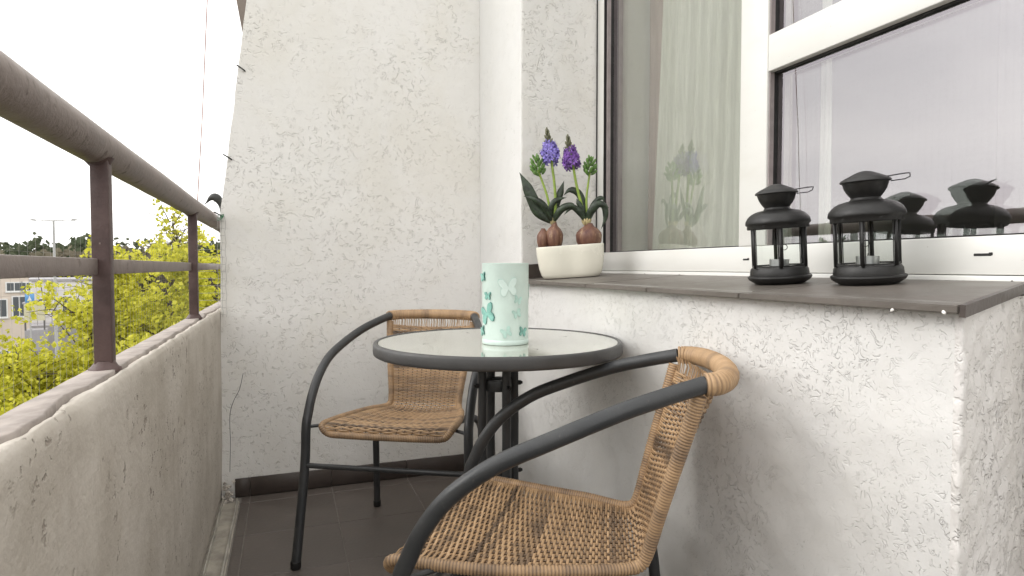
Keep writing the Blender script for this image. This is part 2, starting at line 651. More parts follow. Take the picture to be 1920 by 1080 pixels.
xs = [-0.168, -0.136, 0.164, 0.466, 0.768]
ys = [2.527, 2.46, 2.16, 1.86, 1.56, 1.26, 0.96, 0.66, 0.36, 0.06, -0.24, -0.54, -0.84, -1.14, -1.44, -1.74, -2.04]
for j in range(len(ys) - 1):
    row = list(zip(xs, xs[1:]))
    if ys[j] <= 0.46: row += [(0.768, 1.07), (1.07, 1.37), (1.37, 1.67)]
    for (a, b) in row:
        l = ys[j] - ys[j + 1] - 0.003
        me = tile_piece(b - a - 0.003, l)
        o = link_mesh('tile', me, M['floor_tile'], floor)
        o.location = ((a + b) / 2, (ys[j] + ys[j + 1]) / 2, random.uniform(-0.0006, 0.0006))


# ---- end wall with a slanted outer edge
ew = empty('end_wall', (0, YE, 0))
tag(ew, 'off-white scratched plaster end wall with slanted outer edge behind the far chair', 'wall')
bm = bmesh.new()
edge = [(-0.2365, 0.0), (-0.2300, 0.72), (-0.2276, 0.86), (-0.2276, 1.06)]
for k in range(1, 40):
    z = 1.06 + k * (2.58 - 1.06) / 39
    edge.append((-0.2276 + (z - 1.06) * 0.1265 + random.uniform(-0.0016, 0.0016), z))
edge[-1] = (edge[-1][0], 2.578)
pts = [(XS - 0.0005, 0.0)] + [(XS - 0.0005, 2.578)] + edge[::-1]
fr = [bm.verts.new((p[0], 0, p[1])) for p in pts]
bk = [bm.verts.new((p[0], 0.14, p[1])) for p in pts]
bm.faces.new(fr)
bm.faces.new(bk[::-1])
for i in range(len(pts)):
    j = (i + 1) % len(pts)
    bm.faces.new((fr[i], fr[j], bk[j], bk[i]))
es = [e for e in bm.edges if all(abs(v.co.y) < 1e-6 and v.co.x < 0.2 and v.co.z > 0.73 for v in e.verts)]
bmesh.ops.bevel(bm, geom=es, offset=0.006, segments=3, affect='EDGES')
from_bm('wall', bm, M['end_wall'], ew)
box('wall_foot', M['end_wall'], ew, -0.236, XS + 0.02, 0.001, 0.139, -0.05, -0.0001)
for (x, y) in ((456, 131), (431, 297), (414, 404)):
    p = on_plane(x, y, 1, YE)
    bm = bmesh.new()
    add_tube(bm, spline([(p.x - 0.022, -0.012, p.z + 0.012), (p.x - 0.006, -0.010, p.z + 0.003), (p.x + 0.004, -0.006, p.z - 0.003), (p.x + 0.006, 0.004, p.z - 0.004)], 4), 0.0028, 8)
    from_bm('net_hook', bm, M['hook'], ew)
bm = bmesh.new()
p = on_plane(413, 405, 1, YE)
for k in range(4):
    add_tube(bm, spline([(p.x - 0.01, -0.006, p.z - 0.018 + 0.006 * k), (p.x + 0.004, -0.012, p.z - 0.012 + 0.005 * k), (p.x + 0.012, -0.004, p.z + 0.002 * k)], 4), 0.0012, 6)
from_bm('tie', bm, M['green_tie'], ew)
# a hairline crack near the corner, cut into the render
bm = bmesh.new()
cp = [on_plane(x, y, 1, 0.0 + YE) for (x, y) in ((456, 700), (449, 730), (438, 752), (431, 780), (432, 830), (431, 885))]
cp = [Vector((q.x, 0.0005, q.z)) for q in cp]
add_tube(bm, spline(cp, 5), 0.0013, 5)
from_bm('crack', bm, M['hook'], ew)

# ---- house wall: pier, niche side, wall under the sill, canted return
hw = empty('house_wall', (0, 0, 0))
tag(hw, 'white scratched plaster house wall under the window sill beside the table', 'wall')
RX, RY = 0.7915, 0.5177          # corner
ex, ey = 0.47, 0.165             # direction of the canted return
el = math.hypot(ex, ey)
ex, ey = ex / el, ey / el


def wall_sheet(name, mat, P, u, v, nu, nv, nrm, amp, rag=0.0, inset=None):
    """a plastered face as a grid with small real unevenness"""
    P, u, v, nrm = Vector(P), Vector(u), Vector(v), Vector(nrm)
    bm = bmesh.new()
    g = []
    for i in range(nu + 1):
        col = []
        for j in range(nv + 1):
            q = P + u * (i / nu) + v * (j / nv)
            d = noise.noise(q * 9) * amp + noise.noise(q * 31) * amp * 0.4
            if inset: d *= min(1, i / 2, (nu - i) / 2)
            col.append(bm.verts.new(q + nrm * d))
        g.append(col)
    for i in range(nu):
        for j in range(nv):
            bm.faces.new((g[i][j], g[i + 1][j], g[i + 1][j + 1], g[i][j + 1]))
    return bm


# one continuous plan outline, rounded at the arrises, extruded with real unevenness
def rounded(pts, rs, n=5):
    out = []
    for i, p in enumerate(pts):
        p = Vector(p)
        if i in (0, len(pts) - 1) or rs[i] == 0:
            out.append(p)
            continue
        a = (Vector(pts[i - 1]) - p).normalized() * rs[i]
        b = (Vector(pts[i + 1]) - p).normalized() * rs[i]
        for k in range(n + 1):
            t = k / n
            out.append((p + a) * (1 - t) ** 2 + p * 2 * t * (1 - t) + (p + b) * t * t)
    return out


def densify(pts, step):
    out = [pts[0]]
    for a, b in zip(pts, pts[1:]):
        L = (b - a).length
        n = max(1, int(L / step))
        for k in range(1, n + 1):
            out.append(a + (b - a) * (k / n))
    return out


def plaster(name, mat, outline, z0, z1, amp, step, parent, rag=0.0, ztop=None, fq=22):
    o2 = densify(outline, step)
    nz = int((z1 - z0) / step)
    bm = bmesh.new()
    g = []
    n = len(o2)
    for i, p in enumerate(o2):
        t = (o2[min(i + 1, n - 1)] - o2[max(i - 1, 0)]).normalized()
        nr = Vector((t.y, -t.x))
        col = []
        for j in range(nz + 1):
            z = z0 + (z1 - z0) * j / nz
            q = Vector((p.x, p.y, z))
            d = noise.noise(q * fq) * amp + noise.noise(q * fq * 2.7) * amp * 0.5
            if i in (0, n - 1): d = 0
            col.append(bm.verts.new((p.x + nr.x * d, p.y + nr.y * d, z)))
        g.append(col)
    for i in range(n - 1):
        for j in range(nz):
            bm.faces.new((g[i][j], g[i + 1][j], g[i + 1][j + 1], g[i][j + 1]))
    me = bpy.data.meshes.new(name)
    bm.to_mesh(me)
    bm.free()
    return link_mesh(name, me, mat, parent, smooth=True)


ZS1_ = 0.8565
end_r = Vector((RX + ex * 0.9, RY + ey * 0.9))
# wall under the sill (front face, then canted return)
plaster('wall', M['sill_wall'], [Vector((XS, YE)), Vector((XS, RY + 0.012))], 0.0, 0.835, 0.0022, 0.010, hw)
# rounded arris + return
arr = rounded([(XS, RY + 0.012), (RX, RY), (RX + ex * 0.02, RY + ey * 0.02)], [0, 0.008, 0], 4)
arr.append(end_r)
plaster('wall', M['return'], arr, 0.0, 0.835, 0.0045, 0.007, hw, fq=34)
box('wall', M['ceiling'], hw, XS + 0.012, 1.60, YN + 0.01, YE + 0.14, 0.84, 2.578)
box('wall', M['ceiling'], hw, XS + 0.02, 1.05, 0.62, YE, 0.0, 0.80)
# pier front and niche side above the sill
pn = rounded([(XS, YE), (XS, YN), (XW - 0.001, YN)], [0, 0.008, 0], 4)
split = next(i for i, p in enumerate(pn) if p.y <= YN + 0.0001 or p.x > XS + 0.004)
plaster('pier', M['pier'], pn[:4], 0.835, 2.578, 0.0012, 0.012, hw)
plaster('pier', M['end_wall'], pn[3:], 0.835, 2.578, 0.0016, 0.012, hw)
# house wall to the right of the window, beyond the frame edge
box('wall', M['return'], hw, 1.105, 1.162, 0.30, 0.76, -0.004, ZS1_ - 0.014)
hr = box('house_wall', M['sill_wall'], None, 1.21, 1.5, YBACK, 0.42, -0.004, 2.578, 0.006, 2)
tag(hr, 'white plaster house wall to the right of the window', 'wall')

# ---- parapet
pp = empty('parapet', (0, 0, 0))
tag(pp, 'stained grey concrete balcony parapet with a chipped cracked top edge', 'parapet')
bm = bmesh.new()
Y0, Y1 = YBACK, 3.7
# ragged inner arris of the render, as a dense strip; broken edge between render and capping
n = 1180
prev = None
for i in range(n + 1):
    y = Y0 + (Y1 - Y0) * i / n
    w1 = noise.noise(Vector((0, y * 7, 0))) * 0.006 + noise.noise(Vector((3, y * 31, 0))) * 0.0035 + noise.noise(Vector((5, y * 90, 0))) * 0.0016
    chip = max(0.0, noise.noise(Vector((9, y * 5.0, 2))) - 0.12) * 0.022
    ztop = ZP - 0.004 + noise.noise(Vector((7, y * 16, 0))) * 0.0028 - chip * 0.4
    base = -0.2385 if y < 3 else XP
    prof = [(XP - 0.010, -0.05), (XP - 0.006, 0.03), (XP - 0.001 + noise.noise(Vector((1, y * 4, .1))) * 0.002, 0.20), (XP + noise.noise(Vector((1, y * 4, .5))) * 0.0025, 0.45),
            (XP + noise.noise(Vector((2, y * 9, .7))) * 0.002, ZP - 0.035), (XP - 0.001 - chip * 0.5, ZP - 0.013), (XP - 0.006 - chip, ztop),
            (XP - 0.013 - chip + w1, ztop + 0.001), (XP - 0.0165 - chip + w1, ZP - 0.010)]
    ring = [bm.verts.new((a, y, z)) for a, z in prof]
    if prev:
        for k in range(len(ring) - 1):
            bm.faces.new((prev[k], ring[k], ring[k + 1], prev[k + 1]))
    prev = ring
me = bpy.data.meshes.new('render_face')
bm.to_mesh(me)
bm.free()
link_mesh('render_face', me, M['parapet'], pp, smooth=True)
M['capping'] = simple('parapet_capping', (0.36, 0.315, 0.285), 0.85, var=0.22, vs=18, bump=0.003, bs=40)
bm = bmesh.new()
prev = None
for i in range(n + 1):
    y = Y0 + (Y1 - Y0) * i / n
    a = noise.noise(Vector((0, y * 7, 0))) * 0.006 + noise.noise(Vector((3, y * 31, 0))) * 0.0035 + noise.noise(Vector((5, y * 90, 0))) * 0.0016
    chip = max(0.0, noise.noise(Vector((9, y * 5.0, 2))) - 0.12) * 0.022
    zt = ZP + noise.noise(Vector((4, y * 12, 0))) * 0.0012
    gap = 0.0035 + 0.0025 * noise.noise(Vector((8, y * 20, 0)))
    prof = [(XP - 0.0165 - chip + a - gap, ZP - 0.020), (XP - 0.0165 - chip + a - gap, zt - 0.001), (XP - 0.020 - chip + a - gap, zt), (XPO + 0.003, zt - 0.002), (XPO, zt - 0.006), (XPO, -0.6)]
    ring = [bm.verts.new((p, y, z)) for p, z in prof]
    if prev:
        for k in range(len(ring) - 1):
            bm.faces.new((prev[k], ring[k], ring[k + 1], prev[k + 1]))
    prev = ring
me = bpy.data.meshes.new('capping')
bm.to_mesh(me)
bm.free()
link_mesh('capping', me, M['capping'], pp, smooth=True)

# ---- railing
rl = empty('railing', (-0.275, 0, ZP))
tag(rl, 'weathered brown steel railing with round handrail and flat middle bar on the parapet', 'railing')
ZR = 1.068 - ZP
pts = []
rad = []
for i in range(150):
    y = YBACK + 0.01 + i * 0.039
    pts.append((noise.noise(Vector((y * 1.4, 0, 0))) * 0.0012, y, ZR + noise.noise(Vector((0, y * 1.6, 3))) * 0.0015))
    rad.append(0.0285 + noise.noise(Vector((y * 6, 5, 0))) * 0.0006)
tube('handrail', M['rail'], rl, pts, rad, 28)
posts_y = [1.125, 2.135, 3.145, 0.115 - 0.2, -0.9, -1.9]
for y in posts_y:
    bm = bmesh.new()
    add_box(bm, -0.0055, 0.0195, y - 0.0125, y + 0.0125, 0.001, ZR - 0.018, 0.003, 2)
    # weld collar at top and lump of filler at the foot
    add_tube(bm, [(0.006, y, ZR - 0.030), (0.005, y, ZR - 0.021)], [0.0145, 0.021], 14)
    from_bm('post', bm, M['post'], rl, auto=R(40))
    bm = bmesh.new()
    add_lathe(bm, [(0.023, -0.004), (0.0225, 0.001), (0.019, 0.004), (0.014, 0.012)], 18, c=(0.007, y, 0.0))
    for v in bm.verts:
        v.co.x += noise.noise(v.co * 60) * 0.004
        v.co.y += noise.noise(v.co * 70 + Vector((3, 0, 0))) * 0.005
    from_bm('weld', bm, M['post'], rl, smooth=True)
py = sorted(posts_y + [3.7])
seg = [(-2.15, py[0])] + list(zip(py, py[1:]))
for a, b in seg:
    bm = bmesh.new()
    add_box(bm, -0.0035, 0.0035, a + 0.0128, b - 0.0128, 0.880 - 0.0125 - ZP, 0.880 + 0.0125 - ZP, 0.0015, 2)
    for v in bm.verts:
        if abs(v.co.y - a) < 0.03 or abs(v.co.y - b) < 0.03: v.co.z += 0.0
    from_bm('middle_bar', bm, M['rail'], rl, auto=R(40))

# ---- gutter channel along the parapet foot
gt = empty('gutter', (0, 0, 0))
tag(gt, 'narrow metal drain gutter running along the foot of the parapet', 'gutter')
box('channel_bed', M['gutter_bed'], gt, XP - 0.012, -0.171, YBACK, 2.49, -0.0055, 0.0015)
for (x0, x1, zt) in ((XP + 0.002, XP + 0.0065, 0.018), (-0.181, -0.1755, 0.014)):
    bm = bmesh.new()
    prev = None
    for i in range(90):
        y = YBACK + (2.485 - YBACK) * i / 89
        w = noise.noise(Vector((x0 * 50, y * 5, 0))) * 0.0018
        sec = [(x0 + w, 0.0016), (x0 + w, zt), (x0 + 0.002 + w, zt + 0.0015), (x1 + w, zt), (x1 + w, 0.0016)]
        ring = [bm.verts.new((a, y, z)) for a, z in sec]
        if prev:
            for k in range(4): bm.faces.new((prev[k], ring[k], ring[k + 1], prev[k + 1]))
        else: bm.faces.new(ring)
        prev = ring
    bm.faces.new(prev[::-1])
    from_bm('lip', bm, M['galv'], gt, auto=R(40))
# crumbled mortar at the end of the gutter
bm = bmesh.new()
for k in range(60):
    c = Vector((random.gauss(-0.216, 0.010), random.gauss(2.505, 0.018), abs(random.gauss(0, 0.032))))
    if c.y > 2.535 or c.x < XP: continue
    s = random.uniform(0.003, 0.008)
    ret = bmesh.ops.create_icosphere(bm, subdivisions=1, radius=s, matrix=Matrix.Translation(c))
    for v in ret['verts']: v.co += Vector((random.uniform(-1, 1), random.uniform(-1, 1), random.uniform(-1, 1))) * s * 0.35
rb = from_bm('mortar_rubble', bm, M['rubble'], None)
tag(rb, 'crumbled pale mortar in the corner at the end of the gutter', 'rubble', kind='stuff')

# ---- skirting tiles on the end wall and inside the niche
sk = empty('skirting', (0, YE, 0))
tag(sk, 'dark brown tile skirting along the foot of the end wall', 'skirting')
box('mortar_bed', M['grout'], sk, -0.186, XS - 0.004, -0.005, -0.0008, 0.0, 0.0695)
cx = [-0.190, -0.1365, 0.164, 0.466, 0.768, 0.7895]
for a, b in zip(cx, cx[1:]):
    box('tile', M['skirt_tile'], sk, a + 0.001, b - 0.001, -0.0125, -0.003, 0.001, 0.072 + random.uniform(-0.0006, 0.0006), 0.0012)

# ---- window sill of tiles, falling slightly to the front
sl = empty('window_sill', (0, 0, 0))
tag(sl, 'taupe tiled window sill on the house wall carrying lanterns and flower pot', 'window sill')
ZS1, ZS0, SX0, SX1 = 0.8565, 0.8325, 0.762, 1.086
SLOPE = (ZS1 - ZS0) / (SX1 - SX0)


def sill_z(x):
    return ZS0 + (x - SX0) * SLOPE


def cant_y(x):
    return RY - 0.006 + (x - 0.775) * ey / ex


def sill_slab(bm, x0, x1, ya, yb, top, bot, bev=0.0015, cant=None):
    pts = [(x0, ya), (x1, ya), (x1, yb), (x0, yb)]
    if cant: pts = [(x0, cant_y(x0)), (x1, cant_y(x1)), (x1, yb), (x0, yb)]
    a = [bm.verts.new((x, y, sill_z(x) + bot)) for x, y in pts]
    b = [bm.verts.new((x, y, sill_z(x) + top)) for x, y in pts]
    bm.faces.new(a[::-1])
    bm.faces.new(b)
    for i in range(4):
        j = (i + 1) % 4
        bm.faces.new((a[i], a[j], b[j], b[i]))
    if bev:
        bmesh.ops.bevel(bm, geom=list(bm.edges), offset=bev, segments=2, affect='EDGES')


bm = bmesh.new()
sill_slab(bm, SX0 + 0.032, SX1 + 0.02, 0.66, YN - 0.001, -0.003, -0.020, 0)
from_bm('mortar_bed', bm, M['grout_light'], sl)
jy = [YN - 0.012, 1.79, 1.49, 1.19, 0.89]
for k in range(4):
    bm = bmesh.new()
    sill_slab(bm, SX0, SX1, jy[k + 1] + 0.001, jy[k] - 0.001, random.uniform(-0.0003, 0.0003), -0.0095, 0.0012)
    from_bm('tile', bm, M['sill_tile'], sl, auto=R(40))
bm = bmesh.new()
sill_slab(bm, SX0, SX1, 0, jy[4] - 0.001, 0.0002, -0.0095, 0.0012, cant=True)
from_bm('tile', bm, M['sill_tile'], sl, auto=R(40))
bm = bmesh.new()                                         # dark edging strip on the canted end
d0 = Vector((SX0 - 0.001, cant_y(SX0 - 0.001)))
pts = [(SX0 + 0.002, cant_y(SX0 + 0.002) - 0.0085), (1.25, cant_y(1.25) - 0.0085), (1.25, cant_y(1.25) - 0.001), (SX0 + 0.002, cant_y(SX0 + 0.002) - 0.001)]
a = [bm.verts.new((x, y, sill_z(x) - 0.014)) for x, y in pts]
b = [bm.verts.new((x, y, sill_z(x) + 0.001)) for x, y in pts]
bm.faces.new(a[::-1]); bm.faces.new(b)
for i in range(4): bm.faces.new((a[i], a[(i + 1) % 4], b[(i + 1) % 4], b[i]))
from_bm('edge_strip', bm, M['skirt_tile'], sl)
for (x, y) in ((1672, 581), (1770, 586)):                # blobs of white plaster on the edge
    p = on_plane(x, y, 0, SX0)
    bm = bmesh.new()
    bmesh.ops.create_icosphere(bm, subdivisions=2, radius=0.0024, matrix=Matrix.Translation(p))
    for v in bm.verts: v.co += noise.noise_vector(v.co * 200) * 0.0015
    from_bm('plaster_blob', bm, M['wax'], sl, smooth=True)
ns = empty('niche_skirting', (0, YN, 0))
tag(ns, 'short dark tile upstand at the back of the sill behind the flower pot', 'skirting')
bm = bmesh.new()
for (a, b) in ((XS - 0.006, 0.985), (0.987, 1.088)):
    vs0 = [bm.verts.new((x, y, sill_z(x) + z)) for x in (a, b) for y in (-0.0115, -0.002) for z in (0.001, 0.052 - (x - XS) * 0.02)]
    idx = [(0, 1, 3, 2), (4, 6, 7, 5), (0, 4, 5, 1), (2, 3, 7, 6), (0, 2, 6, 4), (1, 5, 7, 3)]
    for f in idx: bm.faces.new([vs0[i] for i in f])
    from_bm('tile', bm, M['skirt_tile'], ns)
    bm = bmesh.new()
bm.free()

# ---- window
wd = empty('window', (XW, 0, 0))
tag(wd, 'white plastic window with narrow left light, wide lower pane and upper transom', 'window')
WY0, WY1 = 0.30, YN - 0.002        # runs out of frame to the right
ZB, ZT = ZS1 - 0.012, 2.30
ZG = 0.929                          # glass bottom
DX = 0.070


def wbox(name, mat, y0, y1, z0, z1, x0=0.0, x1=DX, bev=0.002, par=None):
    return box(name, mat, par or wd, x0, x1, y0, y1, z0, z1, bev, 2)


wbox('bottom_frame', M['upvc'], WY0, WY1, ZB + 0.022, ZG + 0.002)
wbox('bottom_profile', M['upvc'], WY0, WY1, ZB - 0.01, ZB + 0.0205, x0=-0.004)
wbox('side_frame', M['upvc'], 1.992, WY1, ZG + 0.003, ZT, x0=0.001)
wbox('side_bead', M['seam'], 1.977, 1.990, ZG + 0.003, ZT, x0=0.008)
wbox('gasket', M['gasket'], 1.9902, 1.9918, ZG + 0.003, ZT, x0=-0.0012, bev=0)
wbox('gasket', M['gasket'], YN - 0.0065, YN - 0.0022, ZB + 0.03, ZT, x0=-0.0022, x1=0.0008, bev=0)
wbox('mullion', M['upvc'], 1.184, 1.277, ZG + 0.0025, ZT, x0=-0.001)
wbox('transom', M['upvc'], WY0, 1.1835, 1.3475, 1.434, x0=0.0005)
wbox('top_frame', M['upvc'], WY0, WY1, ZT + 0.001, ZT + 0.08, x0=0.0)
wbox('side_frame', M['upvc'], 0.30, 0.37, ZG + 0.003, ZT, x0=0.001)


def glazing(y0, y1, z0, z1, third=False):
    g = empty('pane')
    g.parent = wd
    box('outer_glass', M['pane_outer'], g, XG - XW, XG - XW + 0.0005, y0, y1, z0, z1)
    # one sheet each: a single reflecting face
    return g


def sheet(name, mat, par, x, y0, y1, z0, z1, tilt=0.0):
    bm = bmesh.new()
    v = [bm.verts.new(p) for p in ((x, y0, z0), (x + tilt, y1, z0), (x + tilt, y1, z1), (x, y0, z1))]
    bm.faces.new(v)
    return from_bm(name, bm, mat, par)


for (y0, y1, z0, z1) in ((1.277, 1.977, ZG + 0.002, ZT + 0.002), (0.37, 1.184, ZG + 0.002, 1.3475), (0.37, 1.184, 1.434, ZT + 0.002)):
    g = sheet('pane', M['pane_outer'], wd, XG - XW, y0, y1, z0, z1)
    sheet('inner_glass', M['pane_inner'], g, XG - XW + 0.021, y0, y1, z0, z1, tilt=0.0012)
    # rubber seal round the pane
    bm = bmesh.new()
    s = 0.0035
    xg = XG - XW
    add_box(bm, xg - 0.006, xg + 0.026, y0, y1, z0 - 0.0015, z0 + s)
    add_box(bm, xg - 0.006, xg + 0.026, y0, y1, z1 - 0.0045, z1 + 0.001)
    add_box(bm, xg - 0.006, xg + 0.026, y1 - s, y1 + 0.001, z0 + s, z1 - 0.0046)
    add_box(bm, xg - 0.006, xg + 0.026, y0 - 0.001, y0 + s, z0 + s, z1 - 0.0046)
    from_bm('seal', bm, M['gasket'], g)
    bm = bmesh.new()                                     # glazing bead on the far jamb
    add_box(bm, 0.004, xg - 0.0065, y1 - 0.0045, y1 - 0.0006, z0 + 0.001, z1 - 0.002)
    from_bm('bead', bm, M['seam'], g)
for (y, z, l) in ((1.250, 0.898, 0.020), (0.689, 0.900, 0.028)):     # drainage slots
    bm = bmesh.new()
    add_box(bm, -0.0012, 0.0006, y - l / 2, y + l / 2, z - 0.0022, z + 0.0022, 0.0008)
    add_box(bm, -0.0016, 0.0002, y - l / 2 - 0.002, y - l / 2 + 0.004, z - 0.0014, z + 0.0036, 0.0008)
    from_bm('drain_slot', bm, M['gasket'], wd)
for y in (1.708, 1.522, 0.9, 0.641):
    lathe_bm = bmesh.new()
    add_tube(lathe_bm, [(-0.0052, y, ZB + 0.012), (-0.0035, y, ZB + 0.012)], 0.0016, 8)
    from_bm('screw', lathe_bm, M['gasket'], wd)

# ---- the room behind the window
M['room'] = simple('room_wall', (0.66, 0.68, 0.62), 0.9, var=0.03, vs=3)
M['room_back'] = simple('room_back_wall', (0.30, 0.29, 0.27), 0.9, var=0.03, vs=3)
M['room_dark'] = simple('room_floor', (0.16, 0.12, 0.10), 0.7)
rm = empty('room', (0, 0, 0))
tag(rm, kind='structure')
box('wall', M['room'], rm, 1.168, 1.37, 1.995, 2.10, 0.70, 2.5)                 # deep reveal on the left
box('wall', M['room_back'], rm, 1.372, 4.0, 2.40, 2.5, 0.0, 2.57)
box('wall', M['room_back'], rm, 3.9, 4.0, -1.5, 2.4, 0.0, 2.57)
box('wall', M['room_back'], rm, 1.52, 3.9, -1.5, -1.4, 0.0, 2.57)
box('ceiling', M['ceiling'], rm, 1.55, 4.0, -1.5, 2.5, 2.571, 2.60)
box('floor', M['room_dark'], rm, 1.2, 4.0, -1.5, 2.5, -0.10, -0.001)
box('wall', M['room'], rm, 1.165, 1.33, 0.30, 1.99, 0.0, 0.845)
box('wall', M['room'], rm, 1.165, 1.205, 0.30, 2.09, 2.39, 2.57)
box('wall_above_window', M['sill_wall'], hw, XW + 0.001, 1.16, 0.29, YN - 0.001, ZT + 0.082, 2.578)


def curtain(name, mat, x0, y0, y1, z0, z1, amp, waves, lean=0.0, thick=0.0006, gather=0.0, seed=0):
    bm = bmesh.new()
    nu, nv = waves * 10, 24
    g = []
    for i in range(nu + 1):
        t = i / nu
        col = []
        for j in range(nv + 1):
            s = j / nv
            z = z0 + (z1 - z0) * s
            y = y0 + (y1 - y0) * t
            y += lean * (1 - t if lean < 0 else t) * (1 - s)
            ph = t * waves * 2 * PI + noise.noise(Vector((t * 3, s * 1.2, seed))) * 1.7
            x = x0 + amp * (0.6 + 0.4 * noise.noise(Vector((t * 8, 0, seed)))) * math.sin(ph)
            col.append(bm.verts.new((x, y, z)))
        g.append(col)
    for i in range(nu):
        for j in range(nv):
            bm.faces.new((g[i][j], g[i + 1][j], g[i + 1][j + 1], g[i][j + 1]))
    me = bpy.data.meshes.new(name)
    bm.to_mesh(me)
    bm.free()
    return link_mesh(name, me, mat, None, smooth=True)


def cloth(name, col, trans, thru):
    t = NT(name)
    w = t.noise(t.coord(scale=(1, 1, 0.05)), 160, 2)
    c = t.mix(t.rng(w, 0.3, 0.7), tuple(k * 0.88 for k in col), col)
    d = t.n('ShaderNodeBsdfDiffuse'); t.put(d.inputs[0], c)
    tl = t.n('ShaderNodeBsdfTranslucent'); t.put(tl.inputs[0], c)
    m1 = t.n('ShaderNodeMixShader'); m1.inputs[0].default_value = trans
    t.put(m1.inputs[1], d.outputs[0]); t.put(m1.inputs[2], tl.outputs[0])
    tr = t.n('ShaderNodeBsdfTransparent')
    m2 = t.n('ShaderNodeMixShader'); m2.inputs[0].default_value = thru
    t.put(m2.inputs[1], m1.outputs[0]); t.put(m2.inputs[2], tr.outputs[0])
    t.t.links.new(m2.outputs[0], t.out.inputs['Surface'])
    return t.m


M['sheer'] = cloth('sheer_curtain_cloth', (0.62, 0.63, 0.57), 0.12, 0.05)
M['drape'] = cloth('taupe_drape_cloth', (0.46, 0.38, 0.34), 0.1, 0.0)
c1 = curtain('sheer_curtain', M['sheer'], 1.215, 1.225, 1.755, 0.86, 2.55, 0.013, 12, lean=0.11, seed=2)
tag(c1, 'pale grey-green sheer curtain hanging in folds behind the left window light', 'curtain')
c2 = curtain('dark_drape', M['drape'], 1.275, 1.60, 1.985, 0.86, 2.55, 0.010, 7, seed=5)
tag(c2, 'narrow taupe drape showing between the reveal and the sheer curtain', 'curtain')
c3 = curtain('sheer_curtain', M['sheer'], 1.26, 1.165, 1.185, 0.86, 2.55, 0.006, 2, lean=-0.02, seed=8)
tag(c3, 'thin strip of white sheer curtain at the left of the wide pane beside the mullion', 'curtain')

# ---- fascia of the storey above, beyond the end wall
fs = bmesh.new()
pa = [on_plane(x, y, 1, 2.9) for (x, y) in ((441, -60), (443, 0), (455, 64), (470, 40), (475, -60))]
f0 = [fs.verts.new(p) for p in pa]
f1 = [fs.verts.new(p + Vector((0.02, 0.9, 0.0))) for p in pa]
fs.faces.new(f0)
fs.faces.new(f1[::-1])
for i in range(5): fs.faces.new((f0[i], f0[(i + 1) % 5], f1[(i + 1) % 5], f1[i]))
fo = from_bm('fascia', fs, M['fascia'], None)
tag(fo, 'brown slanting fascia board just beyond the top of the end wall edge', 'fascia')

# ---- dark curved hook past the wall edge
bm = bmesh.new()
hp = [(383.5, 383.5, 0.0012), (389, 378, 0.004), (394, 372.5, 0.009), (401, 370, 0.0165), (408, 373, 0.0175), (412, 381, 0.0105), (414, 390, 0.0055), (415, 404, 0.004)]
hpts = [on_plane(a, b, 1, 2.72) for a, b, c in hp]
sp = spline(hpts, 5)
rs = spline([(c, 0, 0) for a, b, c in hp], 5)
add_tube(bm, sp, [max(0.0008, r.x) for r in rs], 12, flat=1.0)
hk = from_bm('bent_hook', bm, M['hook'], None, smooth=True)
tag(hk, 'dark curved beak-shaped hook poking out past the end wall above the handrail', 'hook')

# ---- bird net outside the railing
bm = bmesh.new()


def thread(bm, a, b, w=0.00045):
    a, b = Vector(a), Vector(b)
    add_tube(bm, [a, b], w, 3, caps=False)


XN = -0.318
y = 0.0
while y < 2.56:
    thread(bm, (XN, y, 0.60), (XN, y, 2.58), 0.00015)
    y += 0.028
z = 0.62
while z < 2.58:
    thread(bm, (XN, -0.4, z), (XN, 2.55, z), 0.00015)
    z += 0.028
for k in range(14):                                       # net edge folded onto the end wall
    z = 0.70 + 0.027 * k
    add_tube(bm, [(XN, 2.55, z), (-0.240, 2.535, z + 0.001), (-0.212, 2.533, z - 0.001)], 0.0008, 4, caps=False)
for x in (-0.236, -0.222, -0.209):
    add_tube(bm, [(x + 0.002 * math.sin(k * 1.9), 2.5335, 0.69 + 0.02 * k) for k in range(20)], 0.0008, 4, caps=False)
nt = from_bm('bird_net', bm, M['thread'], None)
tag(nt, 'fine pale bird net stretched outside the railing up to the ceiling', 'net', kind='stuff')
a = on_plane(387.5, -40, 0, -0.306)
a = on_plane(389, -30, 1, 2.50)
b = on_plane(386, 60, 1, 2.50)
c = on_plane(370.5, 374, 1, 2.50)
top = a + (a - c) * ((2.578 - a.z) / (a.z - c.z))
cd = tube('cord', M['cord'], None, [top, b, (b + c) / 2 + Vector((0.002, 0, 0)), c, c + (c - b) * 0.12], 0.0017, 6)
tag(cd, 'thin red-brown cord of the bird net running down to the handrail', 'cord')

# ================================================================== FURNITURE
# ---- chair
AW = [(-0.252, .700), (-0.19, .684), (-0.12, .663), (-0.02, .624), (.06, .588), (.125, .540), (.165, .490), (.190, .440), (.203, .400), (.210, .280), (.258, .006)]
WB, WF, WFT, WAP = 0.160, 0.238, 0.254, 0.056


def arm_u(v, z):
    t = max(0, min(1, (v + .25) / .35))
    u = WB + (WF + .010 - WB) * math.sin(t * PI / 2)
    if z < 0.42: u += (0.42 - z) / 0.42 * (WFT - WF - 0.008)
    return u


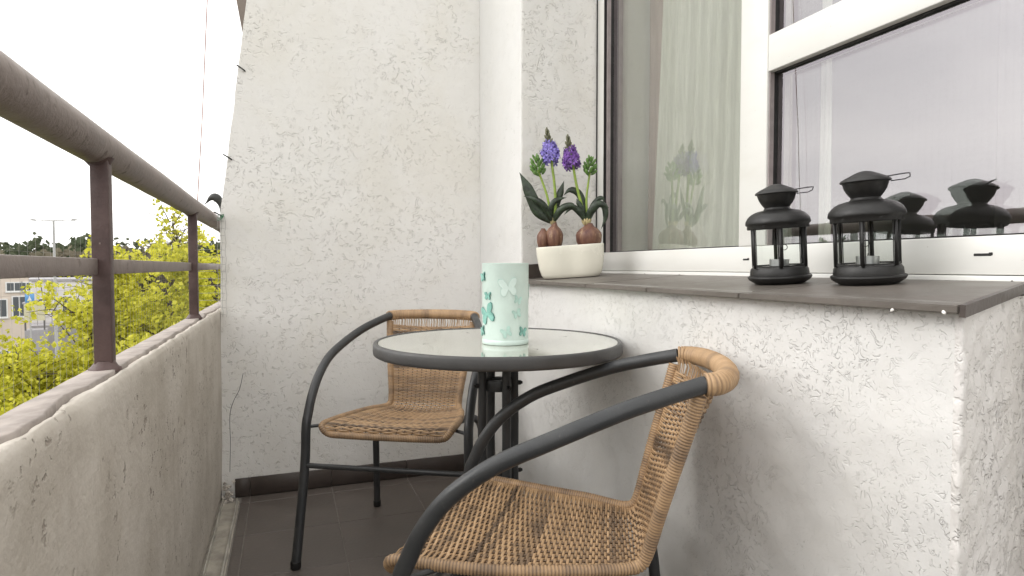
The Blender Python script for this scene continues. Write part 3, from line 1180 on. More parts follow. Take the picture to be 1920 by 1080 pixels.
# centre line of seat and back in (v, z) and its half width and hollow
PROF = [(0.190, 0.376, .150, 0), (0.206, 0.388, .178, 0), (0.208, 0.402, .193, .001), (0.196, 0.411, .198, .003), (0.15, 0.411, .196, .010), (0.05, 0.406, .184, .016),
        (-0.06, 0.400, .160, .016), (-0.125, 0.394, .138, .014), (-0.158, 0.396, .126, .010), (-0.172, 0.420, .124, .010), (-0.188, 0.480, .131, .015),
        (-0.210, 0.560, .142, .024), (-0.232, 0.635, .151, .038), (-0.247, 0.690, .156, .050)]
SP4 = spline([(p[0], p[1], p[2]) for p in PROF], 24)
SPH = spline([(p[3], 0, 0) for p in PROF], 24)
LEN = [0]
for a, b in zip(SP4, SP4[1:]):
    LEN.append(LEN[-1] + math.hypot(a.x - b.x, a.y - b.y))
LTOT = LEN[-1]


def samp(s):
    s = max(0, min(LTOT - 1e-6, s))
    lo, hi = 0, len(LEN) - 1
    while hi - lo > 1:
        m = (lo + hi) // 2
        if LEN[m] <= s: lo = m
        else: hi = m
    t = (s - LEN[lo]) / max(1e-9, LEN[hi] - LEN[lo])
    p = SP4[lo].lerp(SP4[hi], t)
    h = SPH[lo].x * (1 - t) + SPH[hi].x * t
    d = SP4[hi] - SP4[lo]
    L = math.hypot(d.x, d.y)
    nx, nz = d.y / L, -d.x / L           # path runs towards -v: upper side normal
    return p.x, p.y, p.z, h, nx, nz


def surf(s, t, off=0.0):
    v, z, w, h, nv, nz = samp(s)
    k = off - h * (1 - t * t)
    return Vector((w * t, v + nv * k, z + nz * k))


def tone_at(s):
    x = noise.noise(Vector((s * 28, 0, 0))) * 0.85 + noise.noise(Vector((s * 110, 5, 0))) * 0.6
    return max(0, min(1, 0.56 + x + random.uniform(-.10, .10)))


NWARP = 14
WT = [-0.80 + 1.60 * k / (NWARP - 1) for k in range(NWARP)]
SBREAK = LEN[8 * 24]
STRAND_P = 0.0047


def weave(name, s0, s1, par):
    bm = bmesh.new()
    lay = bm.verts.layers.float.new('tone')
    i = 0
    s = s0
    while s < s1:
        ss = s
        tn = tone_at(s)
        pts, ts = [], []
        seq = [-1.03, -0.91]
        for k in range(NWARP):
            seq.append(WT[k])
            if k < NWARP - 1: seq.append((WT[k] + WT[k + 1]) / 2)
        seq += [0.91, 1.03]
        for q, t in enumerate(seq):
            if q < 2 or q >= len(seq) - 2: off = 0.002
            elif q % 2 == 0:
                k = (q - 2) // 2
                off = 0.0032 if (i + k) % 2 == 0 else -0.0032
            else: off = 0
            pts.append(surf(ss + random.uniform(-.0003, .0003), t, off))
            ts.append(max(0, min(1, tn + 0.25 * noise.noise(Vector((t * 3, s * 40, 1))))))
        add_tube(bm, pts, 0.0030, 4, caps=False, flat=0.42, up0=(0, samp(ss)[4], samp(ss)[5]), lay=lay, tone=ts)
        i += 1
        s += STRAND_P
    n = int((s1 - s0) / 0.008)
    for k, t in enumerate(WT):
        pts = [surf(s0 + (s1 - s0) * j / n, t) for j in range(n + 1)]
        add_tube(bm, pts, 0.0019, 4, caps=False, lay=lay, tone=0.22)  # warps toned dark, painted shade beneath the cross strands
    o = from_bm(name, bm, M['wicker'], par, smooth=True)
    o['kind'] = 'stuff'
    return o


def wrapped(name, pts, rad, pitch, par, seg=10, amp=0.0006, tscale=1.0, base=0.6):
    """a tube wound with strand: ring-shaped ribs along it"""
    P = [Vector(p) for p in pts]
    L = [0]
    for a, b in zip(P, P[1:]): L.append(L[-1] + (b - a).length)
    n = int(L[-1] / pitch)
    out, rr, tt = [], [], []
    idx = 0
    for k in range(n * 3 + 1):
        s = L[-1] * k / (n * 3)
        while idx < len(L) - 2 and L[idx + 1] < s: idx += 1
        f = (s - L[idx]) / max(1e-9, L[idx + 1] - L[idx])
        out.append(P[idx].lerp(P[idx + 1], min(1, f)))
        r0 = rad(s / L[-1]) if callable(rad) else rad
        rr.append(r0 + (amp if k % 3 else -amp))
        tt.append(max(0, min(1, (0 if k % 3 else -0.35) + base + 0.45 * noise.noise(Vector((s * 25 * tscale, 3, 0))) + 0.12 * noise.noise(Vector((math.floor(k / 3) * 7.3, 0, 1))))))  # shade between the ribs put into the tone: grooves darker
    bm = bmesh.new()
    lay = bm.verts.layers.float.new('tone')
    add_tube(bm, out, rr, seg, lay=lay, tone=tt)
    return from_bm(name, bm, M['wicker'], par, smooth=True)


def make_chair():
    root = empty('rattan_chair')
    # two halves of the hooped arm and front leg
    for sg in (-1, 1):
        pts = [(sg * arm_u(v, z), v, z) for v, z in spline([(a, b, 0) for a, b in AW], 10) for _ in (0,)] if False else \
              [(sg * arm_u(q.x, q.y), q.x, q.y) for q in spline([(a, b, 0) for a, b in AW], 10)]
        tube('arm_and_front_leg', M['frame_paint'], root, pts, 0.0136, 18)
        lathe('foot_cap', M['frame_plastic'], root, [(0, 0.0), (0.013, 0.0), (0.0152, 0.004), (0.0152, 0.022), (0.0138, 0.0235)], 16, c=(sg * arm_u(.258, .006), .2575, 0))
    # top rail: the hoop behind the sitter's back
    n = 24
    hp = []
    for k in range(n + 1):
        a = -1 + 2 * k / n
        u = WB * 1.0 * math.sin(a * PI / 2) * 1.0
        hp.append((u, -0.252 - WAP * math.cos(a * PI / 2) ** 0.85 if abs(a) < 1 else -0.252, 0.700 + 0.004 * math.cos(a * PI / 2)))
    tube('top_rail', M['frame_paint'], root, hp, 0.0134, 16)
    br = wrapped('backrest', hp, 0.0172, 0.0054, root, 18, 0.0010, base=0.66)
    # frame of the back: side rails from the hoop down to the waist
    weave('weave', SBREAK, LTOT - 0.018, br)
    for sg in (-1, 1):
        pts = [surf(SBREAK - 0.012 + (LTOT - SBREAK + 0.004) * k / 30, sg * 1.0) for k in range(31)]
        wrapped('side_rail', pts, lambda t: 0.0100 + 0.0015 * t, 0.0050, br, 12, 0.0009, base=0.55)
    bm = bmesh.new()                                     # hanging strands looped over the top rail
    lay = bm.verts.layers.float.new('tone')
    for k in range(56):
        t = -0.93 + 1.86 * k / 55
        p0 = surf(LTOT - 0.026, t, 0.001)
        p1 = surf(LTOT - 0.002, t + random.uniform(-0.02, 0.02), 0.004)
        add_tube(bm, [p0, (p0 + p1) / 2, p1, p1 + Vector((0, 0.004, 0.012))], 0.0014, 4, caps=False, lay=lay, tone=random.uniform(.4, .9))
    o = from_bm('loops', bm, M['wicker'], br, smooth=True)
    o['kind'] = 'stuff'
    # seat: wrapped rim and weave
    rim = []
    N = 60
    for k in range(N + 1): rim.append(surf(SBREAK + 0.002 - (SBREAK - LEN[24] ) * k / N, -1.0))
    q0, q1 = surf(LEN[24], -1), surf(LEN[24], 1)
    f = []
    for k in range(1, 24):
        a = k / 24
        x = q0.x + (q1.x - q0.x) * a
        f.append(Vector((x, q0.y + 0.010 * math.sin(a * PI) ** 0.5, q0.z - 0.002)))
    rim += f
    for k in range(N + 1): rim.append(surf(LEN[24] + (SBREAK + 0.002 - LEN[24]) * k / N, 1.0))
    st = wrapped('seat', rim, 0.0094, 0.0050, root, 12, 0.0009, base=0.50)
    weave('weave', LEN[14], SBREAK, st)
    # fixings
    for sg in (-1, 1):
        tube('seat_rod', M['frame_paint'], root, [(sg * 0.180, 0.150, 0.402), (sg * 0.243, 0.203, 0.4045)], 0.0052, 10)
        rp = spline([(sg * 0.120, -0.01, 0.366), (sg * 0.150, -0.085, 0.368), (sg * 0.178, -0.150, 0.362), (sg * 0.192, -0.190, 0.330), (sg * 0.198, -0.208, 0.260), (sg * 0.201, -0.220, 0.12), (sg * 0.203, -0.227, 0.006)], 8)
        tube('rear_leg', M['frame_paint'], root, rp, 0.0118, 14)
        lathe('foot_cap', M['frame_plastic'], root, [(0, 0.0), (0.0115, 0.0), (0.0135, 0.004), (0.0135, 0.020), (0.012, 0.0215)], 16, c=(sg * 0.203, -0.227, 0))
    tube('cross_bar', M['frame_paint'], root, [(-0.242, 0.211, 0.290), (0.242, 0.211, 0.290)], 0.0078, 12)
    tube('seat_support', M['frame_paint'], root, [(-0.150, -0.085, 0.366), (0.150, -0.085, 0.366)], 0.006, 10)
    return root


chair = make_chair()
chair.location = (0.369, 1.963, 0.0)
chair.rotation_euler.z = R(150.0)
tag(chair, 'rattan armchair behind the round table standing against the end wall', 'chair', 'rattan garden armchairs at the table')
chair2 = copy_tree(chair)
chair2.location = (0.452, 1.030, 0.0)
chair2.rotation_euler.z = R(61.6)
for ch in [k for k in bpy.data.objects if k.parent == chair2 and k.name.split('.')[0] == 'seat']:
    for part in [ch] + [k for k in bpy.data.objects if k.parent == ch]:
        part.data = part.data.copy()                      # this seat sits a little askew in its frame
        for v_ in part.data.vertices:
            k_ = max(0.0, min(1.0, (v_.co.y + 0.17) / 0.30)) if v_.co.z < 0.45 else 0
            k_ = k_ * k_ * (3 - 2 * k_)
            v_.co = Matrix.Rotation(R(-6.5) * k_, 3, 'Z') @ v_.co + Vector((-0.018 * k_, 0.012 * k_, 0))
chair2['label'] = 'large rattan armchair in the foreground in front of the table, back to the house wall'

# ---- table
TX, TY, TZ = 0.487, 1.414, 0.7023
tb = empty('glass_table', (TX, TY, 0))
tag(tb, 'round bistro table with frosted glass top and dark grey metal rim', 'table')
lathe('rim', M['rim_paint'], tb, [(0.283, TZ - 0.0275), (0.296, TZ - 0.0290), (0.2990, TZ - 0.0270), (0.3000, TZ - 0.022), (0.3000, TZ - 0.006), (0.2985, TZ - 0.0020), (0.2960, TZ), (0.2905, TZ - 0.0002), (0.2890, TZ - 0.0030), (0.2890, TZ - 0.009), (0.283, TZ - 0.009)], 128, auto=R(60), close=True)
lathe('glass_top', M['table_glass'], tb, [(0, TZ - 0.0085), (0.2886, TZ - 0.0085), (0.2888, TZ - 0.0030), (0.2875, TZ - 0.0018), (0.15, TZ - 0.0018), (0, TZ - 0.0018)], 96, auto=R(30))
LA = [YAWA for YAWA in (R(58), R(122), R(238), R(302))]
base_a = -YAW
for a in (R(24), R(118), R(204), R(298)):
    a = a + base_a
    ca, sa = math.cos(a), math.sin(a)
    pts = spline([(r * ca, r * sa, z) for r, z in ((0.19, TZ - 0.012), (0.13, TZ - 0.016), (0.075, 0.662), (0.046, 0.635), (0.042, 0.592), (0.043, 0.48), (0.042, 0.375), (0.050, 0.31), (0.10, 0.16), (0.20, 0.03), (0.225, 0.006))], 7)
    tube('leg', M['frame_paint'], tb, pts, 0.0108, 14)
    lathe('foot_cap', M['frame_plastic'], tb, [(0, 0), (0.013, 0), (0.014, 0.012), (0.012, 0.02)], 12, c=(0.225 * ca, 0.225 * sa, 0))
    for z in (0.592, 0.372):
        d = Vector((ca, sa, 0))
        bm = bmesh.new()
        add_tube(bm, [d * 0.052 + Vector((0, 0, z)), d * 0.060 + Vector((0, 0, z))], 0.0058, 6)
        add_tube(bm, [d * 0.060 + Vector((0, 0, z)), d * 0.064 + Vector((0, 0, z))], 0.0038, 8)
        from_bm('bolt', bm, M['frame_plastic'], tb)
for z in (0.592, 0.372):
    lathe('clamp_ring', M['frame_paint'], tb, [(0.021, z - 0.0125), (0.0325, z - 0.0135), (0.0335, z - 0.011), (0.0335, z + 0.011), (0.0325, z + 0.0135), (0.021, z + 0.0125), (0.019, z)], 32, close=True)

# ---- mint candle lamp with butterflies
lz = TZ - 0.0016
LMP = Vector((0.483, 1.352, lz))
ml = empty('candle_lamp', LMP)
tag(ml, 'mint green metal candle lamp pierced with butterflies on the glass table', 'candle lamp')
LR, LH = 0.0545, 0.1875
lathe('shade', M['mint'], ml, [(0, 0.0005), (LR - 0.001, 0.0005), (LR, 0.002), (LR, 0.0105), (LR - 0.0008, 0.0115), (LR - 0.0006, 0.013), (LR, LH - 0.0015), (LR + 0.0006, LH - 0.0005), (LR, LH), (LR - 0.0012, LH), (LR - 0.0012, 0.004), (0, 0.004)], 96)
WING = [(0.0, 0.10), (0.18, 0.55), (0.50, 0.95), (0.88, 1.0), (1.0, 0.78), (0.86, 0.36), (0.62, 0.10), (0.80, -0.16), (0.82, -0.55), (0.60, -0.86), (0.38, -0.80), (0.20, -0.48), (0.0, -0.12)]


def on_shade(ang, z, u, v, out=0.0003):
    a = ang + u / LR
    r = LR + out
    return (r * math.sin(a), -r * math.cos(a), z + v)


def butterfly(ang, z, s, rot, mat, lift=0.0025, hole=True):
    """ang measured round the lamp from the side that faces the balcony's near end"""
    for side in (-1, 1):
        bm = bmesh.new()
        if hole:
            vs = []
            for (a, b) in WING:
                x, y = side * a * s, b * s
                xr, yr = x * math.cos(rot) - y * math.sin(rot), x * math.sin(rot) + y * math.cos(rot)
                vs.append(bm.verts.new(on_shade(ang, z, xr, yr, 0.0003)))
            c = bm.verts.new(on_shade(ang, z, side * 0.45 * s * math.cos(rot), side * 0.45 * s * math.sin(rot), 0.0004))
            for i in range(len(vs)): bm.faces.new((vs[i], vs[(i + 1) % len(vs)], c))
            from_bm('opening', bm, M['mint_dark'] if mat == M['mint_wing'] else M['mint_wing_pale'], ml)
            bm = bmesh.new()
        top, bot = [], []
        for (a, b) in WING:
            x, y = side * a * s, b * s * 0.94
            k = a * lift + 0.0005
            xr, yr = x * math.cos(rot) - y * math.sin(rot), x * math.sin(rot) + y * math.cos(rot)
            xr *= 0.93
            top.append(bm.verts.new(on_shade(ang, z, xr, yr, k + 0.0007)))
            bot.append(bm.verts.new(on_shade(ang, z, xr, yr, k + 0.0002)))
        n = len(top)
        ct = bm.verts.new(on_shade(ang, z, side * 0.42 * s * math.cos(rot), side * 0.42 * s * math.sin(rot), 0.42 * lift + 0.0010))
        for i in range(n):
            bm.faces.new((top[i], top[(i + 1) % n], ct))
            bm.faces.new((bot[i], bot[(i + 1) % n], top[(i + 1) % n], top[i]))
        from_bm('butterfly_wing', bm, mat, ml)


vd = math.atan2(LMP.x, LMP.y)               # direction of the viewer round the lamp
A0 = -vd
for (dx, z, s, rot, m, lf) in ((-0.92, 0.155, 0.0115, 0.2, 'mint_wing', .003), (-0.72, 0.112, 0.0098, 0.0, 'mint_wing', .003), (-0.76, 0.070, 0.024, 0.35, 'mint_wing', .002), (-0.95, 0.030, 0.012, 0.3, 'mint_wing', .002),
                               (0.12, 0.131, 0.0225, 0.12, 'mint', .0016), (0.52, 0.103, 0.010, -0.3, 'mint_wing_pale', .001), (0.48, 0.072, 0.0110, 0.3, 'mint_wing_pale', .0015),
                               (0.05, 0.030, 0.0125, 0.4, 'mint_wing_pale', .0016), (0.72, 0.030, 0.0115, -0.2, 'mint_wing', .0018), (2.0, 0.12, 0.02, 0, 'mint', .0015), (2.8, 0.06, 0.014, .3, 'mint_wing', .002), (-2.1, 0.11, 0.013, .3, 'mint_wing', .002)):
    ang = A0 + math.asin(max(-0.985, min(0.985, dx))) if abs(dx) <= 1 else A0 + dx
    butterfly(ang, z, s, rot, M[m], lf, hole=True)

# ---- tealight
tea_cache = []


def tealight(loc, label):
    if not tea_cache:
        t = empty('tealight', loc)
        lathe('cup', M['alu'], t, [(0, 0.0), (0.0185, 0.0), (0.0190, 0.014), (0.0180, 0.014), (0.0178, 0.002), (0, 0.002)], 20)
        lathe('wax', M['wax'], t, [(0, 0.0022), (0.0176, 0.0022), (0.0176, 0.0122), (0, 0.0118)], 20)
        tube('wick', M['gasket'], t, [(0, 0, 0.0119), (0.001, 0, 0.019)], 0.0006, 5)
        tea_cache.append(t)
    else:
        t = copy_tree(tea_cache[0])
        t.location = loc
    tag(t, label, 'candle', 'tealights inside the lanterns')
    return t


# ---- black lanterns
def make_lantern():
    root = empty('lantern')
    I = M['black_iron']
    lathe('base', I, root, [(0, 0.0), (0.046, 0.0), (0.050, 0.0015), (0.0605, 0.0085), (0.0635, 0.0135), (0.0630, 0.0165), (0.0585, 0.0185), (0.0585, 0.0215), (0.0575, 0.0300), (0.0545, 0.0345), (0.046, 0.0355), (0.0, 0.0345)], 48)
    HR = 0.0568
    V = [Vector((HR * math.sin(k * PI / 3), -HR * math.cos(k * PI / 3), 0)) for k in range(6)]
    for k in range(6):
        p = V[k]
        d = p.normalized()
        bm = bmesh.new()
        add_tube(bm, [p + Vector((0, 0, 0.0345)), p + Vector((0, 0, 0.1220))], 0.0030, 6)
        from_bm('upright', bm, I, root, smooth=True)
        q = V[(k + 1) % 6]
        e = (q - p).normalized()
        nrm = Vector((e.y, -e.x, 0))
        bm = bmesh.new()
        a, b = p + e * 0.0036, q - e * 0.0036
        v = [bm.verts.new(x) for x in (a + Vector((0, 0, 0.038)), b + Vector((0, 0, 0.038)), b + Vector((0, 0, 0.120)), a + Vector((0, 0, 0.120)))]
        bm.faces.new(v)
        g = from_bm('glass_panel', bm, M['thin_glass'], root)
        bm = bmesh.new()
        z = Vector((0, 0, 1))
        for zz in (0.0375, 0.1205):
            add_tube(bm, [a + z * zz, b + z * zz], 0.0022, 4)
        add_tube(bm, [a + z * 0.0375 + e * 0.001, a + z * 0.1205 + e * 0.001], 0.0012, 4)
        add_tube(bm, [b + z * 0.0375 - e * 0.001, b + z * 0.1205 - e * 0.001], 0.0012, 4)
        from_bm('bead', bm, I, g)
    # latch on the door
    p = V[0] + Vector((0, -0.006, 0.077))
    bm = bmesh.new()
    add_tube(bm, [p + Vector((0.0055 * math.cos(a), 0, 0.0055 * math.sin(a))) + Vector((0.006, 0, 0)) for a in [k * PI / 6 for k in range(12)]], 0.0008, 5, closed=True)
    add_tube(bm, [p + Vector((0, 0.004, 0.004)), p + Vector((0, -0.001, 0.0)), p + Vector((0, 0.004, -0.004))], 0.0012, 5)
    from_bm('latch', bm, I, root)
    # domed roof with scalloped eaves
    bm = bmesh.new()
    prof = [(0.0530, 0.1165), (0.0600, 0.1160), (0.0612, 0.1185), (0.0608, 0.1240), (0.0632, 0.1262), (0.0640, 0.1285), (0.0628, 0.1345), (0.0592, 0.1415), (0.0530, 0.1475), (0.0440, 0.1522), (0.0340, 0.1550), (0.0275, 0.1558), (0.0262, 0.1572), (0.0240, 0.1620)]
    add_lathe(bm, prof, 72)
    for v in bm.verts:
        r = math.hypot(v.co.x, v.co.y)
        if r > 0.0615:
            a = math.atan2(v.co.x, -v.co.y)
            k = 1 + 0.020 * abs(math.cos(3 * a))
            v.co.x *= k; v.co.y *= k
            v.co.z += 0.0016 * (abs(math.cos(3 * a)) - 0.5)
    rf = from_bm('roof', bm, I, root, auto=R(60))
    # vent bowl and cap
    lathe('bowl', I, root, [(0.0235, 0.1560), (0.0245, 0.1605), (0.0300, 0.1680), (0.0352, 0.1770), (0.0382, 0.1870), (0.0388, 0.1895), (0.0340, 0.1900)], 40)
    cp_ = lathe('cap', I, root, [(0.0340, 0.1885), (0.0415, 0.1890), (0.0428, 0.1905), (0.0410, 0.1935), (0.0330, 0.1985), (0.0235, 0.2030), (0.0170, 0.2060), (0.0110, 0.2085), (0.0050, 0.2098), (0, 0.2100)], 40)
    for k in range(6):
        a = k * PI / 3 + 0.3
        bm = bmesh.new()
        bmesh.ops.create_icosphere(bm, subdivisions=1, radius=0.0022, matrix=Matrix.Translation((0.049 * math.sin(a), -0.049 * math.cos(a), 0.1475)))
        from_bm('rivet', bm, I, root, smooth=True)
    hp = [(0.036, -0.009, 0.1955), (0.060, -0.0075, 0.1975), (0.0705, -0.0065, 0.1975), (0.0700, 0.0055, 0.1920), (0.062, 0.006, 0.1885), (0.040, 0.007, 0.1875)]
    tube('handle', I, root, hp, 0.0011, 6)
    return root


ln = make_lantern()
tilt = -math.atan(SLOPE)


def place_lantern(o, px, x, rot, label, scale=1.0):
    a = YAW + math.atan((px - 960) / F)
    y = x / math.tan(a)
    o.location = (x, y, sill_z(x) + 0.0004)
    # handle points to the right of the view; the sill falls to the front
    o.rotation_euler = (Matrix.Rotation(tilt * 0.9, 3, 'Y') @ Matrix.Rotation(rot, 3, 'Z')).to_euler()
    o.scale = (scale,) * 3
    tag(o, label, 'lantern', 'black metal lanterns on the window sill')
    return y


y1 = place_lantern(ln, 1462, 0.945, -R(43.9) + R(5), 'left black metal lantern on the sill in front of the white mullion', 0.955)
ln2 = copy_tree(ln)
y2 = place_lantern(ln2, 1628, 0.985, -R(50.4) + R(-13 + 6), 'right black metal lantern on the sill, mirrored in the wide window pane', 0.96)
z1 = sill_z(0.945) + 0.035
tealight((0.947, y1 + 0.004, z1), 'white tealight candle inside the left black lantern')
tealight((0.987, y2 + 0.004, sill_z(0.985) + 0.0362), 'white tealight candle inside the right black lantern')

# ---- flower pot with hyacinths
PX, PY = 0.902, 1.862
PA = -R(26)                                       # long side square to the view
pot = empty('flower_pot', (PX, PY, sill_z(PX) + 0.0005))
pot.rotation_euler = (Matrix.Rotation(tilt, 3, 'Y') @ Matrix.Rotation(PA, 3, 'Z')).to_euler()
tag(pot, 'cream glazed double-lobed oval flower pot holding the hyacinths', 'flower pot')


def lobe(a, L, W, pinch):
    x = L * (abs(math.cos(a)) ** 0.72) * (1 if math.cos(a) >= 0 else -1)
    k = 1 - pinch * math.exp(-(x / (L * 0.30)) ** 2)
    y = W * (abs(math.sin(a)) ** 0.80) * (1 if math.sin(a) >= 0 else -1) * k
    return x, y


bm = bmesh.new()
rings = []
for (L, W, z) in ((0.0, 0.0, 0.002), (0.086, 0.036, 0.001), (0.094, 0.041, 0.003), (0.101, 0.046, 0.014), (0.107, 0.050, 0.035), (0.1105, 0.053, 0.06), (0.1125, 0.054, 0.085), (0.1135, 0.0545, 0.106), (0.1130, 0.054, 0.1085), (0.1115, 0.0525, 0.1085), (0.1095, 0.0510, 0.105), (0.107, 0.049, 0.080), (0.0, 0.0, 0.080)):
    if L == 0: rings.append([bm.verts.new((0, 0, z))]); continue
    rings.append([bm.verts.new((*lobe(2 * PI * k / 72, L, W, 0.13), z)) for k in range(72)])
for a, b in zip(rings, rings[1:]):
    for k in range(72):
        j = (k + 1) % 72
        if len(a) == 1: bm.faces.new((a[0], b[j], b[k]))
        elif len(b) == 1: bm.faces.new((a[k], a[j], b[0]))
        else: bm.faces.new((a[k], a[j], b[j], b[k]))
from_bm('bowl', bm, M['cream'], pot, smooth=True)
bm = bmesh.new()
vs = [bm.verts.new((*lobe(2 * PI * k / 48, 0.1065, 0.0485, 0.13), 0.0835 + random.uniform(-.0015, .0015))) for k in range(48)]
c = bm.verts.new((0, 0, 0.086))
for k in range(48): bm.faces.new((vs[k], vs[(k + 1) % 48], c))
from_bm('soil', bm, M['soil'], pot)

UV = Vector((math.cos(PA), math.sin(PA), 0))      # to the right of the view
DV = Vector((-math.sin(PA), math.cos(PA), 0))     # away from the view
S = 2.046 / F                                     # metres to a pixel at the pot


def hp_(x, y, d=0.0):
    """point on the upright plane through the pot, d metres behind it"""
    p = Vector((PX, PY, 0)) + UV * ((x - 1074) * S) + DV * d
    p.z = H + (500 - y) * S * (1 + d / 2.046)
    return p


def blade(bm, pts, width, fold=0.25, side=None):
    P = spline(pts, 6)
    n = len(P)
    rows = []
    for i, p in enumerate(P):
        t = i / (n - 1)
        T = (P[min(i + 1, n - 1)] - P[max(i - 1, 0)]).normalized()
        s = side if side is not None else T.cross(DV).normalized()
        s = (s - T * s.dot(T)).normalized()
        nn = T.cross(s)
        w = width * (math.sin(PI * min(1, 0.16 + 0.84 * t)) ** 0.55) * (1 if t < 0.7 else max(0.06, (1 - t) / 0.3) ** 0.6)
        rows.append([bm.verts.new(p + s * w * 0.5 - nn * w * 0.0), bm.verts.new(p + s * w * 0.25 + nn * w * fold * 0.7), bm.verts.new(p + nn * w * fold), bm.verts.new(p - s * w * 0.25 + nn * w * fold * 0.7), bm.verts.new(p - s * w * 0.5)])
    lower = [[bm.verts.new(v.co - Vector((0, 0, 0.0008)) - DV * 0.0004) for v in r] for r in rows]
    for i in range(n - 1):
        for k in range(4):
            bm.faces.new((rows[i][k], rows[i + 1][k], rows[i + 1][k + 1], rows[i][k + 1]))
            bm.faces.new((lower[i][k], lower[i][k + 1], lower[i + 1][k + 1], lower[i + 1][k]))
        bm.faces.new((rows[i][0], lower[i][0], lower[i + 1][0], rows[i + 1][0]))
        bm.faces.new((rows[i][4], rows[i + 1][4], lower[i + 1][4], lower[i][4]))


def floret(bm, c, d, r):
    """six-pointed star flower with curled petals"""
    d = d.normalized()
    e1 = d.orthogonal().normalized()
    e2 = d.cross(e1)
    ro = random.uniform(0, PI)
    tubeb = c - d * r * 0.9
    for k in range(6):
        a = ro + k * PI / 3
        u = e1 * math.cos(a) + e2 * math.sin(a)
        w = e1 * -math.sin(a) + e2 * math.cos(a)
        b0 = bm.verts.new(tubeb + u * r * 0.16)
        m1 = bm.verts.new(c + u * r * 0.30 + w * r * 0.20)
        m2 = bm.verts.new(c + u * r * 0.30 - w * r * 0.20)
        t1 = bm.verts.new(c + u * r * 0.78 + w * r * 0.20 + d * r * 0.10)
        t2 = bm.verts.new(c + u * r * 0.78 - w * r * 0.20 + d * r * 0.10)
        tp = bm.verts.new(c + u * r * 1.08 - d * r * 0.22)
        bm.faces.new((b0, m1, m2)); bm.faces.new((m1, t1, t2, m2)); bm.faces.new((t1, tp, t2))


def budlet(bm, c, d, r, l):
    q = d.to_track_quat('Z', 'Y').to_matrix().to_4x4()
    m = Matrix.Translation(c) @ q @ Matrix.Diagonal((r, r, l, 1))
    bmesh.ops.create_uvsphere(bm, u_segments=8, v_segments=6, radius=1, matrix=m)


def spike(root, base, top, n, kind, par_mat, rmax, budh):
    """flower head round the stem line base..top"""
    ax = (top - base)
    L = ax.length
    ax.normalize()
    e1 = ax.orthogonal().normalized()
    e2 = ax.cross(e1)
    bm = bmesh.new()
    if kind == 'open':
        for k in range(n):
            t = (k + 0.5) / n
            a = k * 2.4 + random.uniform(-.2, .2)
            out = (e1 * math.cos(a) + e2 * math.sin(a))
            r = rmax * (0.62 + 0.38 * math.sin(PI * min(1, t * 0.9 + 0.18))) * random.uniform(0.70, 1.14)
            c = base + ax * (L * t + random.uniform(-.002, .002)) + out * r
            floret(bm, c, out + ax * random.uniform(-0.4, 0.35), random.uniform(0.0125, 0.0165))
        o = from_bm('flower_head', bm, par_mat, root)
        bm = bmesh.new()
        for k in range(13):
            t = k / 12
            a = k * 2.4
            out = (e1 * math.cos(a) + e2 * math.sin(a))
            c = top + ax * (budh * t - 0.002) + out * 0.011 * (1 - t * 0.75)
            budlet(bm, c, out * (0.9 - t) + ax, 0.0046 * (1 - .25 * t), 0.0100 * (1 - .1 * t))
        from_bm('bud_cluster', bm, M['bud_tip'], root, smooth=True)
    else:
        for k in range(n):
            t = (k + 0.5) / n
            a = k * 2.4 + 0.4
            out = (e1 * math.cos(a) + e2 * math.sin(a))
            r = rmax * math.sin(PI * min(1, 0.22 + 0.72 * t)) ** 0.8
            c = base + ax * (L * t) + out * r
            budlet(bm, c, out * (1 - 0.7 * t) + ax * 0.9, 0.0056 * (1.05 - .35 * t), 0.0125 * (1.05 - .2 * t))
        from_bm('bud_cluster', bm, M['bud'], root, smooth=True)


def bulb(root, c, rx, hgt, ztop):
    bm = bmesh.new()
    add_lathe(bm, [(0, -hgt * 0.95), (rx * 0.62, -hgt * 0.90), (rx * 0.96, -hgt * 0.35), (rx, 0.0), (rx * 0.94, hgt * 0.16), (rx * 0.70, hgt * 0.36), (rx * 0.42, hgt * 0.50), (rx * 0.30, hgt * 0.62), (rx * 0.27, ztop)], 24, c=c)
    for v in bm.verts:
        a = math.atan2(v.co.y - c.y, v.co.x - c.x)
        k = 1 + 0.05 * math.sin(3 * a + 1) + 0.03 * math.sin(7 * a)
        v.co.x = c.x + (v.co.x - c.x) * k
        v.co.y = c.y + (v.co.y - c.y) * k
    from_bm('bulb', bm, M['bulb'], root, smooth=True)


def stem(root, pts, r=0.0042):
    P = spline(pts, 6)
    tube('stem', M['stem'], root, P, [r * (1.1 - 0.25 * i / len(P)) for i in range(len(P))], 10)


def leaves(root, lst):
    for pts, w, fold in lst:
        bm = bmesh.new()
        blade(bm, pts, w, fold)
        from_bm('leaf', bm, M['leaf'], root, smooth=True)


